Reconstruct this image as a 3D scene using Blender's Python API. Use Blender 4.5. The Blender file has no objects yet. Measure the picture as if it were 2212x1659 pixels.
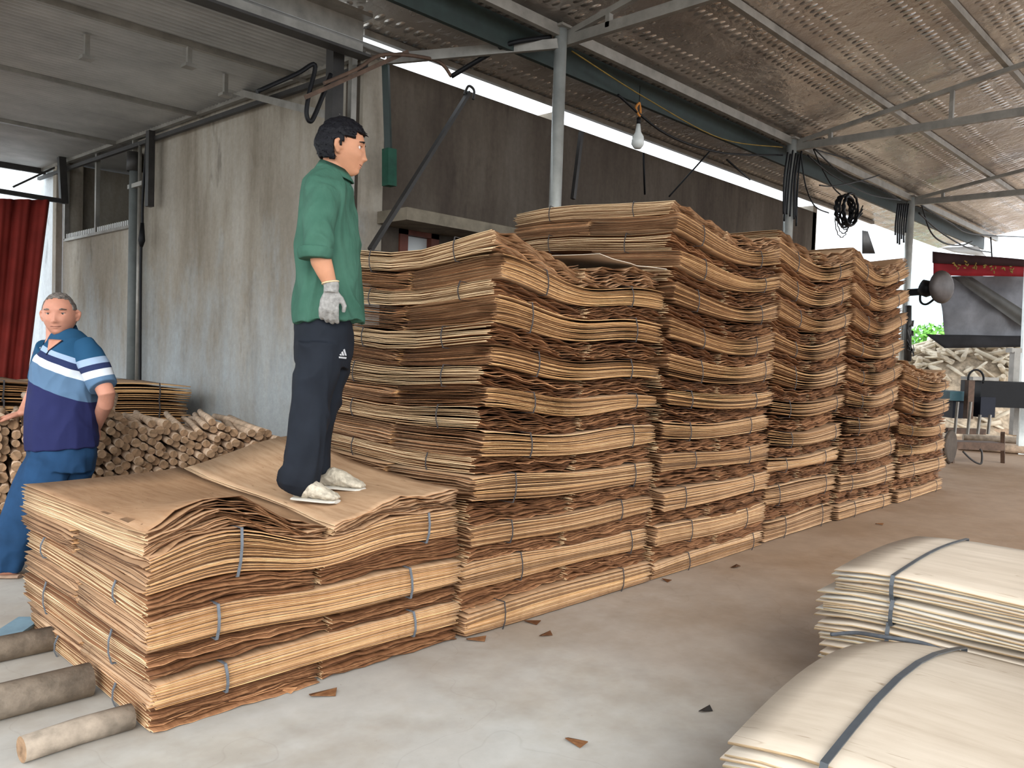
import bpy, bmesh, math, random
import numpy as np
from mathutils import Vector, Matrix, noise as mnoise
random.seed(7); rng = np.random.default_rng(7)
C = bpy.context.scene.collection
S = bpy.context.scene
PI = math.pi
# ------------------------------------------------------------------ camera, world, exposure
F, H = 1750.0, 1.30
YAW, PITCH, ROLL = math.radians(43.8), math.radians(-2.2), math.radians(1.9)
def cam_rows():
    cy, sy = math.cos(YAW), math.sin(YAW)
    f = Vector((cy, sy, 0)); r = Vector((sy, -cy, 0)); u = Vector((0, 0, 1))
    cp, sp = math.cos(PITCH), math.sin(PITCH)
    f2 = f*cp + u*sp; u2 = u*cp - f*sp
    cr, sr = math.cos(ROLL), math.sin(ROLL)
    return r*cr + u2*sr, u2*cr - r*sr, f2
CR, CU, CF = cam_rows()
CAM = Vector((0, 0, H))
cd = bpy.data.cameras.new('camera'); cam = bpy.data.objects.new('camera', cd); C.objects.link(cam)
cd.sensor_width = 36; cd.lens = 36*F/2212; cd.clip_end = 300
m = Matrix((( CR.x, CU.x, -CF.x), (CR.y, CU.y, -CF.y), (CR.z, CU.z, -CF.z))).to_4x4()
m.translation = CAM; cam.matrix_world = m; S.camera = cam
W = bpy.data.worlds.new('overcast_sky'); S.world = W; W.use_nodes = True
bgn = W.node_tree.nodes['Background']; bgn.inputs[0].default_value = (0.86, 0.93, 1.0, 1); bgn.inputs[1].default_value = 1.75
sd = bpy.data.lights.new('soft_sun', 'SUN'); sd.energy = 1.6; sd.angle = math.radians(35); sd.color = (1, .97, .92)
so = bpy.data.objects.new('soft_sun', sd); C.objects.link(so); so.rotation_euler = (math.radians(62), 0, math.radians(-38)); so.location = (-8, -12, 12)
S.view_settings.view_transform = 'Standard'; S.view_settings.look = 'None'
S.view_settings.exposure = 0.95; S.view_settings.gamma = 1; S.view_settings.use_curve_mapping = False
S.cycles.use_denoising = True; S.cycles.max_bounces = 8; S.cycles.diffuse_bounces = 4
# a pixel of the survey photograph -> a point on a real plane of the yard
def ray(px, py): return CR*((px-1106)/F) - CU*((py-829.5)/F) + CF
def atz(px, py, z=0.0): d = ray(px, py); return CAM + d*((z-H)/d.z)
def atX(px, py, X): d = ray(px, py); return CAM + d*(X/d.x)
def atY(px, py, Y): d = ray(px, py); return CAM + d*(Y/d.y)
def atD(px, py, dist): d = ray(px, py); return CAM + d*dist
# ------------------------------------------------------------------ helpers
def tag(o, label=None, cat=None, group=None, kind=None):
    if label: o['label'] = label
    if cat: o['category'] = cat
    if group: o['group'] = group
    if kind: o['kind'] = kind
    return o
def empty(name, loc=(0, 0, 0), rz=0.0):
    o = bpy.data.objects.new(name, None); C.objects.link(o); o.location = loc; o.rotation_euler = (0, 0, rz); o.empty_display_size = .1
    return o
def link(name, me, parent=None, loc=None):
    o = bpy.data.objects.new(name, me); C.objects.link(o)
    if parent is not None: o.parent = parent
    if loc is not None: o.location = loc
    return o
def obj(name, bm, mat, parent=None, loc=None, smooth=False):
    me = bpy.data.meshes.new(name); bm.to_mesh(me); bm.free()
    for mm in (mat if isinstance(mat, (list, tuple)) else [mat]): me.materials.append(mm)
    if smooth: me.shade_smooth()
    return link(name, me, parent, loc)
def box(bm, c, s, rot=None, mi=0):
    M_ = Matrix.Translation(Vector(c)) @ (rot.to_4x4() if rot is not None else Matrix.Identity(4)) @ Matrix.Diagonal((s[0], s[1], s[2], 1))
    g = bmesh.ops.create_cube(bm, size=1.0, matrix=M_)
    fs = {f for v in g['verts'] for f in v.link_faces}
    for f in fs: f.material_index = mi
    return g
def bar(bm, a, b, w, h=None):
    a, b = Vector(a), Vector(b); d = b-a; h = h or w
    q = d.to_track_quat('X', 'Z').to_matrix()
    box(bm, (a+b)/2, (d.length, w, h), q)
def frame_at(t, ref=Vector((0, 0, 1))):
    t = t.normalized()
    if abs(t.dot(ref)) > .97: ref = Vector((0, 1, 0))
    u = ref.cross(t).normalized(); v = t.cross(u).normalized()
    return u, v
def tube(bm, pts, r, seg=8, caps=True, mi=0):
    pts = [Vector(p) for p in pts]; n = len(pts)
    rs = r if isinstance(r, (list, tuple)) else [r]*n
    rings = []; prev = None
    for i, p in enumerate(pts):
        t = (pts[min(i+1, n-1)] - pts[max(i-1, 0)])
        if t.length < 1e-9: t = Vector((0, 0, 1))
        t.normalize()
        if prev is None: u, v = frame_at(t)
        else:
            u = prev - t*prev.dot(t)
            if u.length < 1e-6: u, v = frame_at(t)
            u.normalize(); v = t.cross(u)
        prev = u
        rings.append([bm.verts.new(p + (u*math.cos(2*PI*k/seg) + v*math.sin(2*PI*k/seg))*rs[i]) for k in range(seg)])
    for i in range(n-1):
        for k in range(seg):
            f = bm.faces.new((rings[i][k], rings[i][(k+1) % seg], rings[i+1][(k+1) % seg], rings[i+1][k])); f.material_index = mi; f.smooth = True
    if caps:
        f = bm.faces.new(list(reversed(rings[0]))); f.material_index = mi
        f = bm.faces.new(rings[-1]); f.material_index = mi
def cat_points(pts, n=8):
    pts = [Vector(p) for p in pts]; P = [pts[0]] + pts + [pts[-1]]; out = []
    for i in range(1, len(P)-2):
        for k in range(n):
            t = k/n; a, b, c, d = P[i-1], P[i], P[i+1], P[i+2]
            out.append(.5*((2*b) + (c-a)*t + (2*a-5*b+4*c-d)*t*t + (3*b-a-3*c+d)*t**3))
    out.append(pts[-1]); return out
def loft(bm, rings, seg=24, ref=Vector((0, 1, 0)), power=1.0):
    """rings: (centre, half width across, half depth along ref[, tangent])"""
    n = len(rings); cs = [Vector(r[0]) for r in rings]; vs = []
    for i, r in enumerate(rings):
        t = Vector(r[3]) if len(r) > 3 else cs[min(i+1, n-1)] - cs[max(i-1, 0)]
        t.normalize(); v = (ref - t*ref.dot(t)).normalized(); u = v.cross(t).normalized()
        ring = []
        for k in range(seg):
            a = 2*PI*k/seg; ca, sa = math.cos(a), math.sin(a)
            if power != 1.0:
                ca = math.copysign(abs(ca)**power, ca); sa = math.copysign(abs(sa)**power, sa)
            ring.append(bm.verts.new(cs[i] + u*ca*r[1] + v*sa*r[2]))
        vs.append(ring)
    for i in range(n-1):
        for k in range(seg): bm.faces.new((vs[i][k], vs[i][(k+1) % seg], vs[i+1][(k+1) % seg], vs[i+1][k]))
    bm.faces.new(list(reversed(vs[0]))); bm.faces.new(vs[-1])
def remesh(name, bm, voxel, mat, parent, smooth=3, wrinkle=None, factor=.5):
    bmesh.ops.recalc_face_normals(bm, faces=bm.faces)
    me = bpy.data.meshes.new(name); bm.to_mesh(me); bm.free()
    t = bpy.data.objects.new('tmp', me); C.objects.link(t)
    md = t.modifiers.new('r', 'REMESH'); md.mode = 'VOXEL'; md.voxel_size = voxel
    if smooth: ms = t.modifiers.new('s', 'SMOOTH'); ms.iterations = smooth; ms.factor = factor
    dg = bpy.context.evaluated_depsgraph_get()
    new = bpy.data.meshes.new_from_object(t.evaluated_get(dg)); new.name = name
    bpy.data.objects.remove(t); bpy.data.meshes.remove(me)
    new.materials.clear()
    for mm in (mat if isinstance(mat, (list, tuple)) else [mat]): new.materials.append(mm)
    if wrinkle:
        nv = len(new.vertices); co = np.empty(nv*3); no = np.empty(nv*3)
        new.vertices.foreach_get('co', co); new.vertices.foreach_get('normal', no)
        co = co.reshape(-1, 3); no = no.reshape(-1, 3)
        co += no*wrinkle(co)[:, None]
        new.vertices.foreach_set('co', co.ravel()); new.update()
    new.shade_smooth()
    return link(name, new, parent)
# ------------------------------------------------------------------ materials
MATS = {}
def mat(name, rough=.8, metal=0.0, build=None, color=(.5, .5, .5)):
    if name in MATS: return MATS[name]
    mt = bpy.data.materials.new(name); mt.use_nodes = True; nt = mt.node_tree
    b = nt.nodes['Principled BSDF']; b.inputs['Base Color'].default_value = (*color, 1)
    b.inputs['Roughness'].default_value = rough; b.inputs['Metallic'].default_value = metal
    if metal < .1 and rough > .45: b.inputs['Specular IOR Level'].default_value = .18
    MATS[name] = mt
    if build: build(nt, b)
    return mt
def N(nt, t, **kw):
    n = nt.nodes.new(t)
    for k, v in kw.items():
        if k in n.inputs: n.inputs[k].default_value = v
        else: setattr(n, k, v)
    return n
def coords(nt, scale=(1, 1, 1), kind='Object'):
    tc = N(nt, 'ShaderNodeTexCoord'); mp = N(nt, 'ShaderNodeMapping'); mp.inputs['Scale'].default_value = scale
    nt.links.new(tc.outputs[kind], mp.inputs[0]); return mp.outputs[0]
def noise(nt, vec, scale, detail=4, rough=.6):
    n = N(nt, 'ShaderNodeTexNoise'); n.inputs['Scale'].default_value = scale; n.inputs['Detail'].default_value = detail; n.inputs['Roughness'].default_value = rough
    nt.links.new(vec, n.inputs['Vector']); return n.outputs['Fac']
def ramp(nt, fac, stops):
    r = N(nt, 'ShaderNodeValToRGB'); e = r.color_ramp.elements
    while len(e) < len(stops): e.new(.5)
    for i, (p, c) in enumerate(stops): e[i].position = p; e[i].color = (*c, 1) if len(c) == 3 else c
    nt.links.new(fac, r.inputs[0]); return r.outputs[0]
def mix(nt, fac, a, b, mode='MIX'):
    x = N(nt, 'ShaderNodeMix'); x.data_type = 'RGBA'; x.blend_type = mode
    for i, v in ((0, fac), (6, a), (7, b)):
        if hasattr(v, 'links'): nt.links.new(v, x.inputs[i])
        else: x.inputs[i].default_value = v if i == 0 else (*v, 1)
    return x.outputs[2]
def bump(nt, b, h, strength=.3, dist=.01):
    bn = N(nt, 'ShaderNodeBump'); bn.inputs['Strength'].default_value = strength; bn.inputs['Distance'].default_value = dist
    nt.links.new(h, bn.inputs['Height']); nt.links.new(bn.outputs[0], b.inputs['Normal'])
def N_math(nt, op, a, b_=None, c=None):
    n = N(nt, 'ShaderNodeMath'); n.operation = op
    for i, v in enumerate((a, b_, c)):
        if v is None: continue
        if hasattr(v, 'links'): nt.links.new(v, n.inputs[i])
        else: n.inputs[i].default_value = v
    return n.outputs[0]
def simple(name, color, rough=.7, metal=0.0, var=.15, scale=8, bmp=0):
    def bd(nt, b):
        v = coords(nt); f = noise(nt, v, scale, 5)
        lo = tuple(c*(1-var) for c in color); hi = tuple(min(1, c*(1+var)) for c in color)
        nt.links.new(ramp(nt, f, [(.3, lo), (.7, hi)]), b.inputs['Base Color'])
        if bmp: bump(nt, b, f, bmp)
    return mat(name, rough, metal, bd, color)
def veneer(name, a, b_, c_, scale, rnd=(.72, 1.15), cracks=True, stops=None):
    def bd(nt, b):
        v = coords(nt, scale); f = noise(nt, v, 3.0, 6, .65)
        col = ramp(nt, f, [(.25, a), (.5, b_), (.8, c_)])
        v2 = coords(nt, (1, 1, 1)); big = noise(nt, v2, 1.6, 3)
        col = mix(nt, ramp(nt, big, [(.35, (0, 0, 0)), (.65, (1, 1, 1))]), col, tuple(x*y for x, y in zip(b_, (.82, .72, .62))), 'MIX') if False else col
        oi = N(nt, 'ShaderNodeObjectInfo')
        wn_ = N(nt, 'ShaderNodeTexWhiteNoise'); wn_.noise_dimensions = '1D'; nt.links.new(oi.outputs['Random'], wn_.inputs['W'])
        g = ramp(nt, wn_.outputs['Value'], stops or [(0, (rnd[0], rnd[0]*.9, rnd[0]*.8)), (.35, (rnd[0]*1.35, rnd[0]*1.22, rnd[0]*1.1)), (.7, (1, .97, .92)), (1, (rnd[1],)*3)])
        col = mix(nt, 1.0, col, g, 'MULTIPLY')
        m2 = ramp(nt, big, [(.3, (.78, .72, .66)), (.6, (1.05, 1.03, 1.0))])
        col = mix(nt, .6, col, m2, 'MULTIPLY')
        if cracks:
            cv = coords(nt, (scale[0]*.5, scale[1]*.5, 1)); cn = noise(nt, cv, 2.3, 2, .5)
            ck = ramp(nt, cn, [(.495, (1, 1, 1)), (.5, (.45, .38, .3)), (.505, (1, 1, 1))])
            kn = noise(nt, coords(nt, (9, 9, 9)), 1.3, 1)
            ck = mix(nt, ramp(nt, kn, [(.5, (0, 0, 0)), (.62, (1, 1, 1))]), (1, 1, 1), ck)
            col = mix(nt, .8, col, ck, 'MULTIPLY')
        nt.links.new(col, b.inputs['Base Color']); bump(nt, b, f, .25, .004)
    return mat(name, .72, 0, bd)
V_FACE = veneer('veneer_face', (.29, .175, .10), (.40, .262, .16), (.48, .34, .225), (14, 1.6, 4), (.62, 1.12))
V_EDGE = veneer('veneer_long_edge', (.27, .13, .05), (.47, .265, .115), (.72, .50, .26), (1.5, 1.5, 60), (.36, 1.3), False, [(0, (.2, .16, .14)), (.28, (.42, .35, .3)), (.42, (.9, .84, .8)), (.8, (1.1, 1.1, 1.08)), (1, (1.5, 1.6, 1.65))])
V_END = veneer('veneer_end_edge', (.10, .042, .018), (.17, .078, .034), (.34, .19, .09), (9, 9, 70), (.36, 1.35), False, [(0, (.35, .3, .28)), (.5, (.62, .55, .5)), (.78, (1, 1, 1)), (.9, (2.0, 2.1, 2.2)), (1, (2.5, 2.7, 2.9))])
V_DARK = veneer('veneer_dark_face', (.13, .058, .026), (.21, .10, .048), (.30, .16, .08), (14, 1.6, 4), (.6, 1.2))  # bark-brown face copy, with the shade inside the ragged layers painted in
V_LEFT = veneer('veneer_lit_edge', (.50, .34, .19), (.70, .52, .32), (.86, .72, .50), (1.5, 1.5, 60), (.5, 1.15), False)  # paler copy of the long edge; light on the left faces is painted in
P_FACE = veneer('pale_face', (.43, .40, .355), (.50, .475, .43), (.56, .54, .50), (7, .8, 3), (.94, 1.05))
P_EDGE = veneer('pale_edge', (.26, .18, .10), (.44, .345, .225), (.58, .49, .355), (3, 3, 80), (.8, 1.1), False)
STRAP = simple('strap_grey', (.11, .12, .135), .5, 0, .2, 30)
TWINE = simple('twine_dark', (.05, .045, .045), .6, 0, .2, 30)
def wall_mat(name, base, stain, pale, rough=.95, sky_tint=None):
    def bd(nt, b):
        v = coords(nt, (1.5, 1.5, .3)); f = noise(nt, v, 1.7, 7, .68)
        v2 = coords(nt, (1, 1, .8)); g = noise(nt, v2, .55, 3, .5)
        col = ramp(nt, f, [(.3, stain), (.5, base), (.75, pale)])
        col = mix(nt, ramp(nt, g, [(.42, (0, 0, 0)), (.7, (.75, .75, .75))]), col, stain)
        v3 = coords(nt, (1.4, 1.4, .5)); st = noise(nt, v3, 1.1, 5, .7)
        col = mix(nt, ramp(nt, st, [(.60, (0, 0, 0)), (.68, (.55, .55, .55))]), col, tuple(x*.5 for x in stain))
        if sky_tint:   # bluish sky light painted onto the lower wall, with a ragged upper edge
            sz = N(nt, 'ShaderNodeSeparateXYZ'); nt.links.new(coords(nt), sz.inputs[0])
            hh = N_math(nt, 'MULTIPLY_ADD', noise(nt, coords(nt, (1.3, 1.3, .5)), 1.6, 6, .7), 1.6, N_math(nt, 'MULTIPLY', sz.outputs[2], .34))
            col = mix(nt, ramp(nt, N_math(nt, 'MULTIPLY', hh, .5), [(.48, (.7, .7, .7)), (.78, (0, 0, 0))]), col, sky_tint)
        fine = noise(nt, coords(nt), 22, 4)
        col = mix(nt, .35, col, ramp(nt, fine, [(.3, (.7, .7, .7)), (.7, (1.15, 1.15, 1.15))]), 'MULTIPLY')
        nt.links.new(col, b.inputs['Base Color']); bump(nt, b, fine, .35, .01)
    return mat(name, rough, 0, bd)
M_WALL_L = wall_mat('render_grey', (.31, .275, .225), (.19, .158, .12), (.39, .36, .315), sky_tint=(.36, .40, .42))
M_WALL_B = wall_mat('render_dark', (.085, .068, .052), (.05, .038, .03), (.13, .11, .09))
M_WHITE = wall_mat('render_white', (.66, .70, .72), (.52, .55, .56), (.76, .79, .80))
def floor_bd(nt, b):
    v = coords(nt); f = noise(nt, v, .45, 4, .55); g = noise(nt, v, 5, 6, .65)
    col = ramp(nt, f, [(.35, (.34, .30, .26)), (.6, (.46, .45, .42))])
    # sawdust-brown traffic lane along the stacks
    sx = N(nt, 'ShaderNodeSeparateXYZ'); nt.links.new(v, sx.inputs[0])
    d = ramp(nt, N_math(nt, 'MULTIPLY_ADD', sx.outputs[0], .1, .0), [(.2, (0, 0, 0)), (.5, (1, 1, 1))])
    col = mix(nt, d, col, (.31, .215, .145))
    col = mix(nt, .55, col, ramp(nt, g, [(.3, (.78, .77, .76)), (.7, (1.12, 1.12, 1.12))]), 'MULTIPLY')
    ck = N(nt, 'ShaderNodeTexVoronoi'); ck.feature = 'DISTANCE_TO_EDGE'; ck.inputs['Scale'].default_value = .55
    wn = N(nt, 'ShaderNodeTexNoise'); wn.inputs['Scale'].default_value = 2.2; nt.links.new(v, wn.inputs['Vector'])
    vv = N(nt, 'ShaderNodeVectorMath'); vv.operation = 'ADD'; nt.links.new(v, vv.inputs[0]); nt.links.new(wn.outputs['Color'], vv.inputs[1]); nt.links.new(vv.outputs[0], ck.inputs['Vector'])
    col = mix(nt, .16, col, ramp(nt, ck.outputs['Distance'], [(0, (.55, .5, .45)), (.004, (1, 1, 1))]), 'MULTIPLY')
    bl = noise(nt, v, 1.3, 5, .7)
    col = mix(nt, .8, col, ramp(nt, bl, [(.42, (1, 1, 1)), (.62, (.83, .77, .70))]), 'MULTIPLY')
    sp = noise(nt, v, 60, 3, .7)
    col = mix(nt, .6, col, ramp(nt, sp, [(.68, (1, 1, 1)), (.76, (.55, .47, .38))]), 'MULTIPLY')
    nt.links.new(col, b.inputs['Base Color']); bump(nt, b, g, .2, .006)
M_FLOOR = mat('concrete_floor', .75, 0, floor_bd)
def foil_bd(nt, b):
    v = coords(nt); f = noise(nt, v, .9, 4)
    nt.links.new(ramp(nt, f, [(.3, (.36, .315, .28)), (.7, (.60, .56, .51))]), b.inputs['Base Color'])
    br = N(nt, 'ShaderNodeTexVoronoi'); br.feature = 'F1'; br.inputs['Scale'].default_value = 10; br.inputs['Randomness'].default_value = .12
    nt.links.new(coords(nt, (1.0, .62, 1)), br.inputs['Vector'])
    h = ramp(nt, br.outputs['Distance'], [(.12, (1, 1, 1)), (.36, (0, 0, 0))])
    fine = noise(nt, v, 7, 4)
    h2 = mix(nt, .5, h, fine, 'ADD')
    bump(nt, b, h2, 1.0, .035)
    nt.links.new(ramp(nt, noise(nt, v, 3, 3), [(.3, (.2,)*3), (.7, (.4,)*3)]), b.inputs['Roughness'])
M_FOIL = mat('roof_foil', .4, .78, foil_bd)
M_CORR = simple('corrugated_steel', (.42, .42, .41), .45, .55, .2, 2)
M_STEEL = simple('galvanised_steel', (.235, .22, .195), .45, .45, .25, 6)
M_POLE = simple('pole_steel', (.46, .48, .46), .38, .6, .2, 5)
M_DARK = simple('dark_steel', (.028, .025, .023), .55, .3, .3, 10)
M_GREEN = simple('dark_green_steel', (.010, .020, .017), .6, .1, .3, 10)
M_BLACK = simple('black_rubber', (.006, .006, .007), .5, 0, .2, 10)
M_LOG = simple('peeled_log', (.50, .37, .265), .8, 0, .35, 14, .3)
M_LOGEND = simple('log_end', (.27, .17, .10), .85, 0, .45, 25)
M_OLDLOG = simple('weathered_log', (.27, .22, .17), .9, 0, .4, 12, .5)
M_RED = simple('red_tarp', (.20, .022, .016), .75, 0, .25, 2)
M_BROWN = simple('brown_painted_wood', (.10, .03, .018), .5, 0, .3, 5)
M_PLY = simple('offcut_wood', (.62, .54, .42), .8, 0, .3, 3)
M_TARP = simple('grey_net', (.20, .205, .215), .85, 0, .25, 3)
M_DTARP = simple('dark_net', (.022, .022, .024), .85, 0, .25, 3)
M_WPLAS = simple('white_plastic', (.80, .80, .78), .4, 0, .05, 3)
M_BLUEW = simple('pale_blue_wall', (.50, .68, .78), .8, 0, .1, 1)
M_LEAF = simple('leaf_green', (.14, .36, .06), .7, 0, .4, 6)
M_YEL = simple('yellow_paint', (.20, .13, .03), .7, 0, .3, 10)
M_NAVYM = simple('machine_paint', (.012, .014, .022), .5, 0, .2, 4)
M_GPAINT = simple('machine_green', (.03, .09, .11), .5, .2, .3, 6)
M_RUST = simple('rusty_steel', (.10, .06, .04), .7, .3, .4, 12)
# ------------------------------------------------------------------ setting
def struct(o): return tag(o, kind='structure')
bm = bmesh.new(); box(bm, (12, 8, -.1), (70, 70, .2)); struct(obj('floor', bm, M_FLOOR))
WX, WY, WT = 3.93, 5.6, 3.70          # grey wall faces -X, dark wall faces -Y, wall height
# grey wall with a barred opening between Y 10.15 and 12.6, sill at z 2.68
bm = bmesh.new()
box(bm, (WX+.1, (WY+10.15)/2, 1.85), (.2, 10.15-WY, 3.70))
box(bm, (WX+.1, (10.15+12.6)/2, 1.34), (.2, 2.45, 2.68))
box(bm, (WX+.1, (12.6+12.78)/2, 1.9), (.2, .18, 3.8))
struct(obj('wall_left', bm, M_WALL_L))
bm = bmesh.new(); box(bm, (WX+.1, (12.78+18)/2, 1.95), (.2, 18-12.78, 3.9)); struct(obj('wall_far_left', bm, M_WHITE))  # grey wall run on; outdoor light is put into its whitish colour
bm = bmesh.new()
# dark wall with a doorway-sized window hole
w0, w1, wz = atY(862, 482, WY).x, atY(946, 500, WY).x, atY(862, 482, WY).z
v0, v1 = atY(985, 500, WY).x, atY(1075, 500, WY).x
xs = [WX, w0, w1, v0, v1, 12.75]
box(bm, ((WX+w0)/2, WY+.1, WT/2), (w0-WX, .2, WT))
box(bm, ((w0+w1)/2, WY+.1, (wz+WT)/2), (w1-w0, .2, WT-wz)); box(bm, ((w0+w1)/2, WY+.1, .5), (w1-w0, .2, 1.0))
box(bm, ((w1+v0)/2, WY+.1, WT/2), (v0-w1, .2, WT))
box(bm, ((v0+v1)/2, WY+.1, (wz-.05+WT)/2), (v1-v0, .2, WT-wz+.05)); box(bm, ((v0+v1)/2, WY+.1, .5), (v1-v0, .2, 1.0))
box(bm, ((v1+12.75)/2, WY+.1, WT/2), (12.75-v1, .2, WT))
struct(obj('wall_back', bm, M_WALL_B))
# room behind the walls
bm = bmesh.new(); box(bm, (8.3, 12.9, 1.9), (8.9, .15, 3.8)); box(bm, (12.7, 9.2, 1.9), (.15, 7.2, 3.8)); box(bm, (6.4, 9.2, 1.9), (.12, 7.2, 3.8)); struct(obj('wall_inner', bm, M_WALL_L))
# pale rendered corner post of the wall and the lower paler patch
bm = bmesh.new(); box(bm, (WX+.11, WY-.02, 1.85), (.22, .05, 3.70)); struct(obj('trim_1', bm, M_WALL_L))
# concrete canopy over the windows
bm = bmesh.new()
c0, c1 = atY(848, 452, WY-.25), atY(1060, 490, WY-.25)
box(bm, ((c0.x+7.2)/2, WY-.22, c0.z-.05), (7.2-c0.x, .44, .10)); struct(obj('trim_2', bm, simple('canopy_concrete', (.16, .135, .10), .95, 0, .3, 6, .3)))
for k, (a, b_) in enumerate(((w0, w1), (v0, v1))):
    r = empty(f'window_{k+1}', (a, WY, 0)); struct(r)
    zt = wz - (.0 if k == 0 else .05)
    for (nm, c, s) in (('window_frame', ((b_-a)/2, .02, zt-.045), (b_-a, .08, .09)), ('window_frame', (.045, .02, (zt+1)/2), (.09, .08, zt-1)), ('window_frame', (b_-a-.045, .02, (zt+1)/2), (.09, .08, zt-1)), ('window_frame', ((b_-a)/2, .02, 1.05), (b_-a, .08, .09))):
        bm = bmesh.new(); box(bm, c, s); obj(nm, bm, M_BROWN, r)
    bm = bmesh.new(); box(bm, ((b_-a)/2, .05, (zt+1)/2), (b_-a-.18, .012, zt-1.18)); obj('pane', bm, simple('frosted_pane', (.45, .45, .43), .35, 0, .08, 2), r)
# barred opening in the grey wall: frame and bars
r = empty('window_3', (WX, 10.15, 2.68)); struct(r)
for (c, s) in (((-.02, 1.225, .0), (.06, 2.45, .035)), ((-.02, 2.43, .6), (.06, .035, 1.2)), ((-.02, .02, .6), (.06, .035, 1.2)), ((-.02, 1.25, .6), (.05, .05, 1.2))):
    bm = bmesh.new(); box(bm, c, s); obj('window_frame', bm, M_STEEL, r)
pk = bmesh.new(); box(pk, (0, 0, .035), (.012, .014, .07)); pkm = bpy.data.meshes.new('spike'); pk.to_mesh(pkm); pk.free(); pkm.materials.append(M_WPLAS)
for k in range(36):
    o = link('spike', pkm, r, (-.03, .06+k*.066, .015))
# ---- main roof: shallow shed roof rising towards -Y, foil lined
RZ = lambda y: 4.06 + (4.5-y)*.177
def roof_plane(name, x0, x1, y0, y1, matl, zf=RZ, t=.03):
    bm = bmesh.new()
    v = [bm.verts.new((x, y, zf(y)+dz)) for dz in (0, t) for x, y in ((x0, y0), (x1, y0), (x1, y1), (x0, y1))]
    for f in ((0, 1, 2, 3), (7, 6, 5, 4), (0, 4, 5, 1), (1, 5, 6, 2), (2, 6, 7, 3), (3, 7, 4, 0)): bm.faces.new([v[i] for i in f])
    bmesh.ops.recalc_face_normals(bm, faces=bm.faces)
    return struct(obj(name, bm, matl))
roof_plane('ceiling', 3.75, 19, -3.2, 5.615, M_FOIL)
roof_plane('ceiling', -1.5, 3.75, -3.2, 5.36, M_FOIL)
# ---- lean-to roof on the left: corrugated steel, ribs along X
LZ = lambda y: 3.66 + (y-5.3)*.018
bm = bmesh.new(); ys = np.linspace(5.3, 13.6, 8*110+1); prev = None
for y in ys:
    z = LZ(y) + .011*math.sin(2*PI*y/.0755)
    row = [bm.verts.new((-2.5, y, z)), bm.verts.new((WX+.1, y, z))]
    if prev: bm.faces.new((prev[0], prev[1], row[1], row[0]))
    prev = row
cor = obj('ceiling', bm, M_CORR); struct(cor); md = cor.modifiers.new('t', 'SOLIDIFY'); md.thickness = .004
roof_plane('ceiling', WX+.1, 12.8, 5.62, 13.1, M_CORR, lambda y: 3.57 + (y-5.62)*.033, .02)
# ------------------------------------------------------------------ roof steelwork
def member(name, a, b, w, h, matl, parent, loc=None):
    bm = bmesh.new(); bar(bm, a, b, w, h); return obj(name, bm, matl, parent)
def part_bar(name, a, b, w, h, matl, parent):
    base = parent.location; return member(name, Vector(a)-base, Vector(b)-base, w, h, matl, parent)
for k, (yy, lab) in enumerate(((3.42, 'steel purlin running just inside the post line, under the foil roof'), (2.25, 'second steel purlin in from the posts, crossing the upper right corner'))):
    bm = bmesh.new(); bar(bm, (0, yy, RZ(yy)-.04), (19, yy, RZ(yy)-.04), .05, .07)
    tag(obj('roof_purlin', bm, M_STEEL), lab, 'beam', 'purlins under the foil roof')
bm = bmesh.new(); bar(bm, (1.5, 4.5, RZ(4.5)-.09), (19, 4.5, RZ(4.5)-.09), .05, .09); tag(obj('eave_beam', bm, M_STEEL), 'long steel beam running from post top to post top', 'beam')
bm = bmesh.new(); bar(bm, (1.5, 4.75, RZ(4.75)-.12), (19, 4.75, RZ(4.75)-.12), .04, .24); tag(obj('gutter_channel', bm, M_GREEN), 'dark green gutter channel running behind the post tops', 'gutter')
bm = bmesh.new(); bar(bm, (3.9, 5.54, RZ(5.54)-.03), (15, 5.54, RZ(5.54)-.03), .05, .05); tag(obj('roof_edge_angle', bm, M_STEEL), 'thin steel angle along the roof edge above the dark wall', 'beam')
post_lab = ['galvanised round steel post rising behind the tall stacks, in the middle', 'steel post hung with cables, above the third tall stack', 'steel post with cables and fan, beside the fourth tall stack']
PX = [5.14, 9.45, 13.74]
for k, x in enumerate(PX):
    r = empty('steel_post', (x, 4.5, 0)); tag(r, post_lab[k], 'post', 'round posts of the shed')
    bm = bmesh.new(); tube(bm, [(0, 0, 0), (0, 0, RZ(4.5)-.05)], .052 if k == 0 else .06, 20); obj('shaft', bm, M_POLE, r)
    bm = bmesh.new(); box(bm, (0, 0, .01), (.22, .22, .02)); obj('base_plate', bm, M_STEEL, r)
    bm = bmesh.new(); box(bm, (0, 0, RZ(4.5)-.06), (.16, .16, .02)); obj('cap_plate', bm, M_STEEL, r)
truss_lab = ['roof truss springing from the middle round post', 'roof truss springing from the cable-hung post', 'roof truss springing from the farthest post']
for k, x in enumerate(PX):
    r = empty('roof_truss', (x+.06, 4.5, 3.9)); tag(r, truss_lab[k], 'truss', 'trusses over the aisle')
    part_bar('top_chord', (x+.06, 4.5, RZ(4.5)-.1), (x+.06, -3, RZ(-3)-.1), .045, .05, M_STEEL, r)
    part_bar('bottom_chord', (x+.06, 4.5, 3.91), (x+.06, -3, 3.91), .05, .085, M_STEEL, r)
    for yy in (4.05, 2.75, 1.5, .2):
        part_bar('strut', (x+.06, yy, 3.91), (x+.06, yy, RZ(yy)-.1), .04, .05, M_STEEL, r)
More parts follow.
